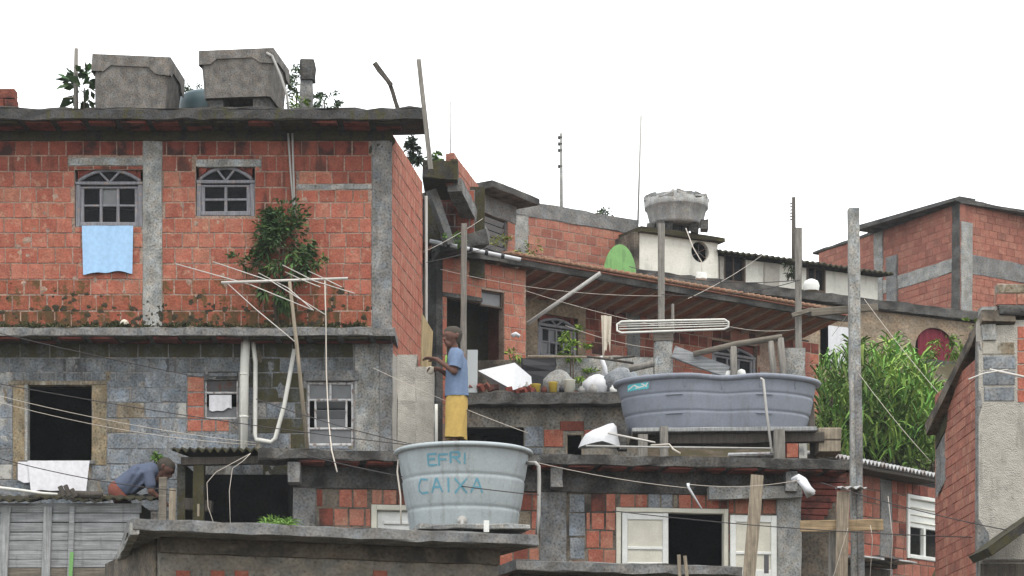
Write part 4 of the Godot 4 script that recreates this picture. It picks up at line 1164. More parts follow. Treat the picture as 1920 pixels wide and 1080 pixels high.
	solo("overflow_pipe", st, "plastic_grey", "thin grey pipe running down the front of big grey tank", "pipe")
	# litter on the slab edge
	st = S(true); tube(st, [P(1098, 836, 27.2), P(1200, 838, 27.25), P(1290, 839, 27.3), P(1445, 841, 27.3)], 0.014, 6); solo("plastic_pipe", st, "plastic_grey", "thin pipe lying along the front edge of the long slab", "pipe")
	st = S(true); tube(st, [P(1140, 812, 27.6), P(1200, 824, 27.5), P(1228, 830, 27.4)], 0.014, 6); solo("metal_rod", st, "steel_pale", "pale rod slanting past the white sack on long slab", "rod")
	st = S(true); tube(st, [P(1220, 835, 27.3), P(1255, 833, 27.3), P(1262, 842, 27.2), P(1275, 850, 27.1)], 0.012, 6); solo("garden_hose", st, "wire_pale", "short hose end curling over the slab edge below staging", "hose")
	# white sack
	var sk := thing("white_sack", "bulging white sack lying on the slab left of staging", "sack", P(1125, 840, 28.4))
	st = S(true)
	var pts := [[1084, 840], [1090, 826], [1098, 814], [1112, 806], [1128, 800], [1140, 795], [1150, 793], [1156, 800], [1158, 815], [1162, 832], [1164, 842]]
	var ctr := P(1128, 832, 28.4)
	var ringp := []
	for i in pts.size(): ringp.append(P(pts[i][0], pts[i][1], 28.4))
	for lay in 4:
		var s0 := cos(lay * PI / 8); var s1 := cos((lay + 1) * PI / 8); var z0 := sin(lay * PI / 8) * 0.25; var z1 := sin((lay + 1) * PI / 8) * 0.25
		for sg in [1, -1]:
			for i in ringp.size() - 1:
				var a0: Vector3 = ctr.lerp(ringp[i], s0) + Vector3(0, 0, z0 * sg); var a1: Vector3 = ctr.lerp(ringp[i + 1], s0) + Vector3(0, 0, z0 * sg)
				var b0: Vector3 = ctr.lerp(ringp[i], s1) + Vector3(0, 0, z1 * sg); var b1: Vector3 = ctr.lerp(ringp[i + 1], s1) + Vector3(0, 0, z1 * sg)
				if sg > 0: quad(st, a1, a0, b0, b1)
				else: quad(st, a0, a1, b1, b0)
	part(sk, "bag", st, "sack_white")
	st = S(); bar(st, P(1166, 845, 28.6), P(1166, 798, 28.6), 0.12, 0.2, 0.02, 0.08); solo("stump", st, "conc_dark", "dark mottled lump beside the white sack", "stump")
# ---------- people: smooth union of tapered limbs meshed as surface nets
func flesh(st, bones: Array, cell: float, k: float):
	var box := AABB(bones[0][0], Vector3.ZERO)
	for b in bones:
		var m: float = maxf(b[2], b[3]) + cell * 3
		for e in [b[0], b[1]]:
			box = box.expand(e + Vector3.ONE * m).expand(e - Vector3.ONE * m)
	var n := Vector3i((box.size / cell).ceil()) + Vector3i.ONE * 2
	var g := PackedFloat32Array(); g.resize(n.x * n.y * n.z); g.fill(9.0)
	for b in bones:
		var a: Vector3 = b[0]; var ab: Vector3 = b[1] - b[0]; var l2 := maxf(ab.length_squared(), 1e-8)
		var m: float = maxf(b[2], b[3]) + k + cell * 2
		var lo := Vector3i(((a.min(b[1]) - Vector3.ONE * m - box.position) / cell).floor()).clamp(Vector3i.ZERO, n - Vector3i.ONE)
		var hi := Vector3i(((a.max(b[1]) + Vector3.ONE * m - box.position) / cell).ceil()).clamp(Vector3i.ZERO, n - Vector3i.ONE)
		var sc: Vector3 = b[4] if b.size() > 4 else Vector3.ONE
		for z in range(lo.z, hi.z + 1):
			for y in range(lo.y, hi.y + 1):
				for x in range(lo.x, hi.x + 1):
					var p := box.position + Vector3(x, y, z) * cell
					var t := clampf((p - a).dot(ab) / l2, 0, 1)
					var dd := ((p - a - ab * t) / sc).length() - lerpf(b[2], b[3], t)
					var i := x + n.x * (y + n.y * z)
					var o := g[i]
					var h := maxf(k - absf(o - dd), 0.0) / k
					g[i] = minf(o, dd) - h * h * k * 0.25
	var vid := PackedInt32Array(); vid.resize(g.size()); vid.fill(-1)
	var vs := []
	var off := [0, 1, n.x, n.x + 1, n.x * n.y, n.x * n.y + 1, n.x * n.y + n.x, n.x * n.y + n.x + 1]
	var edges := [[0, 1], [2, 3], [4, 5], [6, 7], [0, 2], [1, 3], [4, 6], [5, 7], [0, 4], [1, 5], [2, 6], [3, 7]]
	for z in n.z - 1:
		for y in n.y - 1:
			for x in n.x - 1:
				var i := x + n.x * (y + n.y * z)
				var neg := 0
				for q in off:
					if g[i + q] < 0: neg += 1
				if neg == 0 or neg == 8: continue
				var acc := Vector3.ZERO; var c := 0
				for e in edges:
					var f0 := g[i + off[e[0]]]; var f1 := g[i + off[e[1]]]
					if (f0 < 0) == (f1 < 0): continue
					var t := f0 / (f0 - f1)
					var p0 := Vector3(e[0] & 1, (e[0] >> 1) & 1, e[0] >> 2); var p1 := Vector3(e[1] & 1, (e[1] >> 1) & 1, e[1] >> 2)
					acc += p0.lerp(p1, t); c += 1
				vid[i] = vs.size()
				vs.append(box.position + (Vector3(x, y, z) + acc / c) * cell)
	var step := [1, n.x, n.x * n.y]
	for z in range(1, n.z - 1):
		for y in range(1, n.y - 1):
			for x in range(1, n.x - 1):
				var i := x + n.x * (y + n.y * z)
				for ax in 3:
					var f0 := g[i]; var f1 := g[i + step[ax]]
					if (f0 < 0) == (f1 < 0): continue
					var u: int = step[(ax + 1) % 3]; var v: int = step[(ax + 2) % 3]
					var q := [vid[i], vid[i - u], vid[i - u - v], vid[i - v]]
					if -1 in q: continue
					if f0 < 0: quad(st, vs[q[0]], vs[q[1]], vs[q[2]], vs[q[3]])
					else: quad(st, vs[q[0]], vs[q[3]], vs[q[2]], vs[q[1]])
func hand(palm: Vector3, dir: Vector3, side: Vector3, nor: Vector3, curl: float) -> Array:
	# palm block, four fingers of unequal length and a thumb leaving the side of the palm
	var bs := []
	for i in 4:
		var o := side * (i - 1.5) * 0.018
		bs.append([palm + o * 0.7, palm + o + dir * 0.06, 0.015, 0.012])
		var l: float = [0.062, 0.07, 0.066, 0.052][i]
		var k1 := palm + o + dir * 0.07
		var d1 := (dir + nor * curl * 0.5).normalized(); var d2 := (dir + nor * curl * 1.4).normalized()
		bs.append([k1, k1 + d1 * l * 0.55, 0.0095, 0.009]); bs.append([k1 + d1 * l * 0.55, k1 + d1 * l * 0.55 + d2 * l * 0.5, 0.009, 0.0075])
	var t0 := palm - side * 0.022 + dir * 0.005
	var t1 := t0 - side * 0.028 + dir * 0.03 + nor * 0.012
	bs.append([t0, t1, 0.014, 0.011]); bs.append([t1, t1 + dir * 0.03 + nor * 0.01 * curl, 0.0105, 0.009])
	return bs
func head(par, c: Vector3, face: Vector3, up: Vector3, s: float, hairy: float):
	# c: middle of the skull; face: where it looks
	var r := face.cross(up).normalized()
	var b := [[c + up * 0.03 * s - face * 0.02 * s, c + up * 0.02 * s + face * 0.02 * s, 0.092 * s, 0.088 * s],
		[c - up * 0.05 * s + face * 0.03 * s, c - up * 0.075 * s + face * 0.055 * s, 0.06 * s, 0.042 * s],
		[c + up * 0.0 * s + face * 0.095 * s, c - up * 0.025 * s + face * 0.112 * s, 0.012 * s, 0.017 * s],
		[c - up * 0.055 * s + face * 0.092 * s, c - up * 0.057 * s + face * 0.094 * s, 0.018 * s, 0.018 * s],
		[c + up * 0.03 * s + face * 0.09 * s - r * 0.03 * s, c + up * 0.03 * s + face * 0.09 * s + r * 0.03 * s, 0.018 * s, 0.018 * s],
		[c - up * 0.06 * s - face * 0.01 * s, c - up * 0.16 * s - face * 0.02 * s, 0.052 * s, 0.055 * s]]
	for q in [-1, 1]: b.append([c - up * 0.005 * s + r * q * 0.088 * s - face * 0.005 * s, c + up * 0.02 * s + r * q * 0.094 * s - face * 0.012 * s, 0.014 * s, 0.018 * s])
	var st := S(true); flesh(st, b, 0.006, 0.02)
	var hd := part(par, "head", st, "skin")
	st = S(true)
	flesh(st, [[c + up * 0.045 * s - face * 0.03 * s, c + up * 0.048 * s + face * 0.008 * s, 0.09 * s * hairy, 0.084 * s * hairy], [c - up * 0.02 * s - face * 0.045 * s, c + up * 0.03 * s - face * 0.04 * s, 0.068 * s * hairy, 0.085 * s * hairy]], 0.008, 0.03)
	part(par, "hair", st, "hair")
	for q in [-1, 1]:
		st = S(true); lathe(st, c + up * 0.012 * s + face * 0.087 * s + r * q * 0.034 * s, 0.013 * s, 0.013 * s, [Vector2(0, -0.008 * s), Vector2(0.9, -0.004 * s), Vector2(0.9, 0.004 * s), Vector2(0, 0.008 * s)], 8); part(hd, "eye", st, "eye_white")
	return hd

func boy(sy: float):
	var o := Vector3(X(852, 27.35), sy, -27.35)
	var t := thing("person", "boy in blue T-shirt and yellow shorts working at wall behind pale blue tank", "person", o)
	var v := func(x, y, z): return o + Vector3(x, y, z)
	# skin: legs, arms, neck, in one surface
	var sk := []
	for s in [-1, 1]:
		var hip: Vector3 = v.call(0.03 - 0.01 * s, 0.78, 0.075 * s); var kn: Vector3 = v.call(-0.005 - 0.015 * s, 0.42, 0.085 * s); var an: Vector3 = v.call(0.03 - 0.02 * s, 0.075, 0.085 * s)
		sk.append([hip, kn, 0.08, 0.055]); sk.append([kn, an, 0.055, 0.035]); sk.append([an + Vector3(0.02, -0.03, 0), an + Vector3(-0.13, -0.05, 0.01 * s), 0.035, 0.026])
	sk.append([v.call(0.04, 0.85, 0), v.call(0.03, 1.25, 0), 0.105, 0.12, Vector3(1, 1, 1.25)])
	sk.append([v.call(0.02, 1.3, 0), v.call(-0.01, 1.42, 0), 0.055, 0.05])
	var shn: Vector3 = v.call(0.05, 1.285, 0.15); var eln: Vector3 = v.call(0.0, 1.06, 0.2); var wrn: Vector3 = v.call(-0.225, 1.225, 0.13)
	var shf: Vector3 = v.call(0.0, 1.285, -0.15); var elf: Vector3 = v.call(-0.05, 1.05, -0.17); var wrf: Vector3 = v.call(-0.2, 1.13, -0.03)
	sk.append([shn, eln, 0.05, 0.04]); sk.append([eln, wrn, 0.04, 0.027]); sk.append([shf, elf, 0.05, 0.04]); sk.append([elf, wrf, 0.04, 0.027])
	var dn: Vector3 = (Vector3(-1, 0.15, -0.15)).normalized()
	var st := S(true); flesh(st, sk, 0.013, 0.03)
	var h1 := S(true); flesh(h1, hand(wrn + dn * 0.035, dn, Vector3(0, 0.25, 1).normalized(), Vector3(0, -1, 0), 0.5) + [[wrn - dn * 0.01, wrn + dn * 0.05, 0.026, 0.024, Vector3.ONE]], 0.006, 0.008)
	var d2 := Vector3(-0.9, -0.1, 0.3).normalized()
	flesh(h1, hand(wrf + d2 * 0.035, d2, Vector3(0.2, 0.6, 0.6).normalized(), Vector3(0, -0.4, 0.9).normalized(), 1.2) + [[wrf - d2 * 0.01, wrf + d2 * 0.05, 0.026, 0.024, Vector3.ONE]], 0.006, 0.008)
	h1.generate_normals(); st.append_from(h1.commit(), 0, Transform3D.IDENTITY)
	part(t, "body", st, "skin")
	head(t, v.call(-0.03, 1.515, 0.01), Vector3(-0.78, -0.05, 0.62).normalized(), Vector3(-0.06, 1, 0).normalized(), 1.08, 1.05)
	# T-shirt with short wide sleeves
	st = S(true)
	var R3 := Vector3.RIGHT; var B3 := Vector3.BACK
	var rg := []
	for q in [[0.0, 1.385, 0.055, 0.06], [0.015, 1.355, 0.075, 0.12], [0.022, 1.315, 0.1, 0.175], [0.03, 1.23, 0.125, 0.185], [0.03, 1.12, 0.135, 0.178], [0.03, 1.02, 0.138, 0.172], [0.03, 0.93, 0.142, 0.172], [0.032, 0.85, 0.148, 0.176], [0.034, 0.77, 0.152, 0.18]]:
		rg.append([v.call(q[0], q[1], 0.0), R3 * q[2], B3 * q[3]])
	loft(st, rg, 40, 0.05, 5.0)
	for q in [[shn, eln], [shf, elf]]:
		var ax: Vector3 = (q[1] - q[0]).normalized(); var e1 := ax.cross(Vector3.BACK).normalized(); var e2 := ax.cross(e1)
		loft(st, [[q[0] - ax * 0.06, e1 * 0.03, e2 * 0.03], [q[0] - ax * 0.035, e1 * 0.06, e2 * 0.06], [q[0] + ax * 0.03, e1 * 0.074, e2 * 0.07], [q[0] + ax * 0.11, e1 * 0.078, e2 * 0.07], [q[0] + ax * 0.19, e1 * 0.082, e2 * 0.072]], 20, 0.05, 3.0)
	part(t, "shirt", st, "shirt_blue")
	st = S(true); flesh(st, [[v.call(-0.105, 1.18, 0.07), v.call(-0.1, 1.26, 0.06), 0.03, 0.03, Vector3(0.5, 1, 1)]], 0.008, 0.01); part(t, "shirt_print", st, "shirt_green")
	# long loose shorts
	st = S(true)
	rg = []
	for q in [[0.035, 0.81, 0.13, 0.165], [0.03, 0.74, 0.138, 0.172], [0.028, 0.66, 0.142, 0.176], [0.025, 0.6, 0.138, 0.172]]: rg.append([v.call(q[0], q[1], 0.0), R3 * q[2], B3 * q[3]])
	loft(st, rg, 36, 0.03, 6.0)
	for s in [-1, 1]:
		rg = []
		for q in [[0.028, 0.7, 0.128, 0.085], [0.026, 0.6, 0.13, 0.09], [0.024, 0.5, 0.127, 0.092], [0.02, 0.42, 0.124, 0.094], [0.018, 0.33, 0.124, 0.096], [0.018, 0.245, 0.122, 0.096]]: rg.append([v.call(q[0] - 0.012 * s * (0.7 - q[1]) / 0.45, q[1], 0.085 * s), R3 * q[2], B3 * q[3]])
		loft(st, rg, 32, 0.07, 4.0)
	part(t, "shorts", st, "shorts_yellow")
	# the thing in the hand
	st = S(true); var p := wrf + d2 * 0.11 + Vector3(0, -0.01, 0)
	lathe(st, p - Vector3(0, 0.05, 0), 0.05, 0.045, [Vector2(0.3, 0), Vector2(1, 0.02), Vector2(0.9, 0.06), Vector2(1.05, 0.085), Vector2(0.2, 0.1)], 9)
	solo("mortar_lump", st, "cloth_cream", "small pale lump of mortar held in the boy's hand", "mortar")

func bending_person():
	var d := 28.25
	var t := thing("person", "person in blue shirt bending over behind the plank shed roof", "person", P(225, 990, d))
	var q = func(px, py, dz): return P(px, py, d) + Vector3(0, 0, dz)
	var sk := [[q.call(225, 922, 0.0), q.call(285, 886, 0.0), 0.1, 0.1, Vector3(1, 1, 1.3)], [q.call(286, 884, 0.0), q.call(300, 880, 0.0), 0.05, 0.05]]
	for s in [-1, 1]:
		sk.append([q.call(222, 924, 0.08 * s), q.call(240, 985, 0.09 * s), 0.085, 0.06]); sk.append([q.call(240, 985, 0.09 * s), q.call(222, 1045, 0.09 * s), 0.058, 0.04]); sk.append([q.call(222, 1050, 0.09 * s), q.call(240, 1056, 0.09 * s), 0.035, 0.028])
		sk.append([q.call(282, 892, 0.15 * s), q.call(288, 925, 0.19 * s), 0.05, 0.04]); sk.append([q.call(288, 925, 0.19 * s), q.call(306, 940, 0.15 * s), 0.04, 0.028])
	var st := S(true); flesh(st, sk, 0.014, 0.03)
	var hs := S(true)
	for s in [-1, 1]:
		var w: Vector3 = q.call(306, 940, 0.15 * s)
		flesh(hs, hand(w + Vector3(0.03, -0.02, 0), Vector3(0.8, -0.6, 0), Vector3(0, 0, 1), Vector3(-0.6, -0.8, 0), 0.6) + [[w, w + Vector3(0.04, -0.03, 0), 0.027, 0.024, Vector3.ONE]], 0.007, 0.008)
	hs.generate_normals(); st.append_from(hs.commit(), 0, Transform3D.IDENTITY)
	part(t, "body", st, "skin")
	head(t, q.call(310, 880, 0.0), Vector3(0.75, -0.6, 0.2).normalized(), Vector3(0.6, 0.75, 0).normalized(), 1.05, 1.06)
	st = S(true)
	flesh(st, [[q.call(232, 914, 0.0), q.call(262, 893, 0.0), 0.15, 0.155, Vector3(1, 1, 1.25)], [q.call(262, 893, 0.0), q.call(283, 884, 0.0), 0.155, 0.12, Vector3(1, 1, 1.3)],
		[q.call(282, 890, 0.15), q.call(287, 913, 0.18), 0.075, 0.07], [q.call(282, 890, -0.15), q.call(287, 913, -0.18), 0.075, 0.07],
		[q.call(240, 925, 0.12), q.call(270, 890, 0.21), 0.03, 0.016], [q.call(225, 915, 0.13), q.call(262, 880, 0.18), 0.028, 0.016], [q.call(250, 925, 0.1), q.call(284, 900, 0.2), 0.024, 0.014], [q.call(232, 926, 0.12), q.call(254, 892, 0.205), 0.02, 0.014]], 0.013, 0.03)
	part(t, "shirt", st, "shirt_navy")
	st = S(true)
	flesh(st, [[q.call(222, 920, -0.06), q.call(222, 920, 0.06), 0.125, 0.125], [q.call(224, 925, 0.08), q.call(238, 965, 0.09), 0.105, 0.09], [q.call(224, 925, -0.08), q.call(238, 965, -0.09), 0.105, 0.09]], 0.013, 0.03)
	part(t, "shorts", st, "shorts_red")
# ---------- the houses behind
func terrace_house():
	var T := plane(872, 31.0, 1215, 31.0)
	var h := thing("terrace_house", "low house behind the boy, mossy slab terrace over a patched wall", "house", Vector3(X(1040, 31.2), 4.0, -31.2))
	var y := Y(735, 31)
	var uE := U(T, 1215)
	var st := S(); tb(st, T, 0, uE, y - 0.17, y, -0.4, 0.0, 0.014, 0.2); part(h, "roof_slab", st, "conc_dark")
	st = S(); raw_box(st, T, 0.0, uE, y - 0.16, y - 0.02, -5.0, -0.39); part(h, "roof_deck", st, "conc")
	var o1 := hole(T, 872, 800, 982, 845)
	var W := plane(872, 31.3, 1215, 31.3)
	o1 = hole(W, 876, 801, 982, 870)
	var o2 := hole(W, 1060, 812, 1094, 870)
	wall(h, W, 0, uE, 2.0, y - 0.17, [o1, o2], {bare = true, core = "plaster_drab", core_name = "front_wall"})
	for q in [[984, 800, 1018, 838, "block_a"], [1020, 806, 1056, 838, "brick_a"], [984, 840, 1018, 870, "block_b"], [1096, 806, 1130, 838, "brick_c"], [1050, 790, 1095, 808, "brick_d"]]:
		var r := hole(W, q[0], q[1], q[2], q[3])
		brick(h, "block" if q[4].begins_with("block") else "brick", W, Vector3(r.get_center().x, r.get_center().y, -0.025), Vector3(r.size.x, r.size.y, 0.08), q[4])
	frame4(group_node(h, "window", W * Vector3(o2.get_center().x, o2.position.y, 0)), W, o2, 0.03, -0.08, 0.02, "wood_raw")
	room(h, W, 0.02, uE - 0.1, 4.4, y - 0.2, -0.15, -2.5)
	# things on the terrace
	for q in [[988, 716, 10, "plastic_grey", "slim grey bottle in front of the white folded sheet"], [976, 720, 9, "sack_white", "white bottle before the white folded sheet"], [1020, 724, 12, "brick_d", "reddish pot between the yellow tubs"], [1090, 724, 14, "conc_light", "grey cup right of the white bucket"], [1112, 720, 16, "plastic_grey", "grey jar near the hanging white bag"], [1150, 722, 14, "paint_white", "white jar just left of the grey tank's rim"], [1053, 722, 10, "plastic_black", "dark flask beside the white bucket"]]:
		var hh: float = (737 - q[1]) / 131.0; var w: float = q[2] / 262.0
		var bs := S(true); lathe(bs, P(q[0], 737, 31.25 + rr(0, 0.25)), w, w, [Vector2(0, 0), Vector2(0.95, 0), Vector2(1, hh * 0.65), Vector2(0.45, hh * 0.82), Vector2(0.45, hh), Vector2(0, hh)], 12)
		solo("bottle", bs, q[3], q[4], "bottle", "bottles and jars on the terrace")
	for q in [[1165, 700, 0.3, 0.22, "block_a", "grey sack slumped on the terrace beside the grey tank"], [1120, 690, 0.22, 0.16, "sack_white", "crumpled white bag on the terrace parapet"], [1180, 720, 0.2, 0.16, "plastic_black", "black bag next to the grey sack"], [1048, 700, 0.24, 0.2, "conc_light", "pale sack behind the yellow can"]]:
		var bs := S(true); var ph := rr(0, 6); lathe(bs, P(q[0], 737, 31.9), q[2], q[2] * 0.7, [Vector2(0.7, 0), Vector2(1, q[3] * 0.5), Vector2(0.9, q[3]), Vector2(0.5, q[3] * 1.5), Vector2(0.2, q[3] * 1.7), Vector2(0, q[3] * 1.65)], 18, func(tt, p): return p * Vector3(1 + 0.12 * sin(tt * 5 + ph + p.y * 9), 1, 1 + 0.12 * sin(tt * 4 + ph)))
		solo("sack", bs, q[4], q[5], "sack", "sacks on the terrace")
	var d := 31.4
	st = S()
	var a := P(896, 695, d); var b := P(965, 680, d + 0.3); var c := P(962, 731, d); var e := P(996, 706, d + 0.5); var f := P(998, 728, d + 0.4)
	tri(st, a, c, b); tri(st, b, c, f); tri(st, b, f, e); tri(st, a, b, e + Vector3(0, 0.02, -0.5)); tri(st, a, P(930, 731, d + 0.5), c)
	solo("folded_tarp", st, "sack_white", "stiff white folded sheet propped up on the mossy terrace", "tarp")
	st = S(); bar(st, P(1010, 738, 32.2), P(1010, 672, 32.2), 0.5, 0.02, 0.02, 0.1); solo("black_sheet", st, "plastic_black", "crumpled black plastic sheet behind the white folded sheet", "sheet")
	st = S(); bar(st, P(990, 668, 32.3), P(1145, 670, 32.3), 0.03, 0.03); solo("wooden_rail", st, "wood_raw", "thin pale rail above the terrace wall", "rail")
	var tw := thing("terrace_wall", "low grey plastered parapet at the back of the terrace", "wall", P(1090, 735, 32.6))
	st = S(); bar(st, P(1030, 700, 32.7), P(1225, 704, 32.7), 0.12, 0.53, 0.01, 0.3); part(tw, "parapet", st, "conc_light")
	st = S(); bar(st, P(866, 706, 33.0), P(1020, 706, 33.0), 0.1, 0.5, 0.01, 0.3); part(tw, "parapet", st, "plaster_brown")
	st = S(true)
	for q in [[1132, 668], [1138, 690], [1134, 710]]: pass
	tube(st, [P(1127, 668, 32.0), P(1134, 690, 32.0), P(1135, 712, 32.0)], 0.03, 6, 0.05); tube(st, [P(1135, 712, 32.0), P(1135, 733, 32.0)], 0.07, 8, 0.08)
	solo("plastic_bag", st, "sack_white", "white bag hanging from a rod beside the big grey tank", "bag")
	for q in [[984, 726, 736, 8, "plastic_black", "cans", "dark tin can at the left of the row on terrace", 12], [1004, 722, 736, 20, "paint_yellow", "cans", "flat yellow tub beside the dark tin on terrace", 0], [1037, 718, 736, 17, "paint_yellow", "cans", "squat yellow can in the middle of the terrace edge", 0], [1068, 714, 736, 22, "paint_cream", "cans", "white bucket standing on the terrace edge", 0]]:
		var w: float = q[3] / 2.0 / 131.0
		st = S(true); lathe(st, P(q[0], q[2], 31.3), w, w, [Vector2(0, 0), Vector2(0.85, 0), Vector2(1, (q[2] - q[1]) / 131.0), Vector2(1.08, (q[2] - q[1]) / 131.0 + 0.01), Vector2(0.9, (q[2] - q[1]) / 131.0), Vector2(0, (q[2] - q[1]) / 131.0 - 0.02)], 14)
		solo("can", st, q[4], q[6], "can", "cans on the terrace edge")
	for q in [[907, 730, "brick_d", "red brick rubble beside white folded sheet"], [978, 738, "brick_dark", "dark red brick rubble at terrace edge below white sheet"]]:
		var rb := thing("brick_rubble", q[3], "rubble", P(q[0], q[1], 31.2), "brick rubble on the terrace")
		for i in 6: brick(rb, "brick", Transform3D(Basis(Vector3(rr(-1, 1), rr(-1, 1), 1).normalized(), rr(0, 3)), Vector3.ZERO), Vector3.ZERO, Vector3(0.1, 0.08, 0.06), q[2])
		var k := 0
		for ch in rb.get_children(): ch.position = Vector3(-0.18 + 0.07 * k, rr(0.0, 0.07), rr(-0.05, 0.1)); k += 1
	for q in [[1070, 622, 0.2, 0.18, 130, "leafy top of bright green plant before the arched window"], [1075, 660, 0.32, 0.16, 220, "bushy bright green plant at the foot of arched window"], [963, 664, 0.12, 0.1, 60, "small bright weed at the end of terrace rail"], [1100, 705, 0.35, 0.12, 160, "trailing green weeds over the terrace parapet"]]:
		var cc := P(q[0], q[1], 32.5)
		var pl := thing("terrace_plant", q[5], "plant", Vector3(cc.x, y, cc.z), "plants on the terrace")
		st = S(true); leaves(st, cc, Vector3(q[2], q[3], 0.2), q[4], 0.1, 0.03, 0.5, Color(0.13, 0.21, 0.03), 6); part(pl, "foliage", st, "leaf_bright")
		st = S(true); tube(st, [Vector3(cc.x, y - 0.01, cc.z), cc], 0.012, 5); part(pl, "stem", st, "bark")

func veranda_house():
	var TE := plane(815, 32.98, 1590, 38.2)           # eave line
	var h := thing("veranda_house", "brick house with a long sloping eave and red underside behind the tanks", "house", Vector3(X(1200, 37), 6.0, -37))
	var y := Y(487, 34.0)
	var uE := U(TE, 1590)
	var st := S()
	# eave fascia, rafters and tiles
	tb(st, TE, 0, uE, y - 0.11, y, -0.07, 0.0, 0.012, 0.3); part(h, "fascia", st, "conc_dark")
	var u := 0.2
	while u < uE:
		st = S(); bar(st, TE * Vector3(u + 0.03, y - 0.05, -0.08), TE * Vector3(u + 0.03, y - 0.29, -1.4), 0.06, 0.08, 0.003, 0.6); part(h, "rafter", st, "rafter_wood"); u += 0.36
	st = S(); 
	for k in 9:
		var z0 := -1.5 * k / 9.0; var z1 := -1.5 * (k + 1) / 9.0 + 0.012
		bar(st, TE * Vector3(0.0, y + 0.005 + (z0 + z1) / 2 * 0.18, (z0 + z1) / 2 + 0.03), TE * Vector3(uE, y + 0.005 + (z0 + z1) / 2 * 0.18, (z0 + z1) / 2 + 0.03), 0.165, 0.025, 0.002, 0.8, Vector3(0, 1, 0) + TE.basis.z * -0.18); part(h, "ceiling_board", st, "soffit_red"); st = S()
	u = 1.4
	while u < uE - 0.2:
		st = S(true); tube(st, [TE * Vector3(u, y + 0.04, 0.1), TE * Vector3(u, y + 0.34, -2.4)], 0.036, 8); part(h, "roof_tile", st, "tile_orange"); u += 0.13
	st = S(); quad(st, TE * Vector3(0, y + 0.035, 0.05), TE * Vector3(uE, y + 0.035, 0.05), TE * Vector3(uE, y + 0.5, -4.2), TE * Vector3(0, y + 0.5, -4.2)); part(h, "roof_plane", st, "tile_orange")
	# projecting left bay
	var TB := plane(815, 32.98, 1590, 38.2, 0.2)
	var b0 := U(TB, 829); var b1 := U(TB, 986)
	var big := hole(TB, 838, 574, 945, 690); var small := hole(TB, 903, 549, 945, 572)
	wall(h, TB, b0, b1, 6.5, y - 0.1, [big, small], {bw = 0.24, bh = 0.19, mats = ["brick_c", "brick_e", "brick_a", "brick_far_c"], low = 6.9, j = 0.012})
	st = S(); tb(st, TB, big.position.x - 0.1, small.position.x, big.end.y, big.end.y + 0.07, -0.1, 0.03, 0.006); part(h, "lintel", st, "conc_dark")
	var sw := group_node(h, "small_window", TB * Vector3(small.get_center().x, small.position.y, 0)); frame4(sw, TB, small, 0.03, -0.1, -0.04, "frame_brown")
	st = S(); sheet(st, TB, small.position.x + 0.03, small.end.x - 0.03, small.position.y + 0.03, small.end.y - 0.03, -0.07); part(sw, "pane", st, "glass_frost")
	st = S(); raw_box(st, TB, b0, b1, 6.5, y - 0.12, -0.95, -0.85); part(h, "recess_wall", st, "plaster_dark")
	st = S(); raw_box(st, TB, b0 - 0.12, b0 - 0.004, 6.0, y - 0.1, -1.2, 0.02); part(h, "end_pier", st, "conc_dark")
	st = S(); raw_box(st, TB, b1 - 0.12, b1 - 0.003, 6.0, y - 0.1, -1.4, -0.145); part(h, "bay_side", st, "brick_far_b")
	# main wall under the veranda
	var T := plane(815, 32.98, 1590, 38.2, 1.25)
	var a1 := hole(T, 1008, 598, 1084, 668); var a2 := hole(T, 1335, 650, 1420, 705)
	var w0 := U(T, 960); var w1 := U(T, 1535)
	var pl1 := hole(T, 985, 555, 1098, 690)
	wall(h, T, w0, w1, 6.0, y - 0.24, [a1, a2], {bw = 0.22, bh = 0.2, mats = ["brick_b", "brick_far_b", "brick_far_a", "brick_d", "brick_a"], low = 7.2, skip = [pl1, hole(T, 1176, 540, 1200, 700), hole(T, 1425, 640, 1470, 720)], j = 0.012, limit = 460,
		pick = func(uu, yy, m): return "brick_dark" if yy > y - 0.6 and rng.randf() < 0.6 else m})  # darker bricks mixed in towards the eave
	for q in cells(pl1.position.x, pl1.end.x, pl1.position.y, minf(pl1.end.y, y - 0.26), [a1]):
		st = S(); raw_box(st, T, q[0], q[1], q[2], q[3], -0.1, 0.004); part(h, "plaster_field", st, "plaster_beige")
	st = S(); tb(st, T, U(T, 1176), U(T, 1200), 6.0, y - 0.25, -0.1, 0.01, 0.008); part(h, "column", st, "conc")
	st = S(); tb(st, T, U(T, 1425), U(T, 1470), 6.0, y - 0.9, -0.1, 0.01, 0.008); part(h, "column", st, "conc_light")
	arch_window(h, T, 1010, 1082, 598, 620, 667, 4, 2, [[0, 0], [1, 1]])
	arch_window(h, T, 1337, 1418, 652, 675, 704, 3, 1)
	room(h, T, w0 + 0.1, w1 - 0.1, 6.6, y - 0.27, -0.15, -3.0)
	return TE

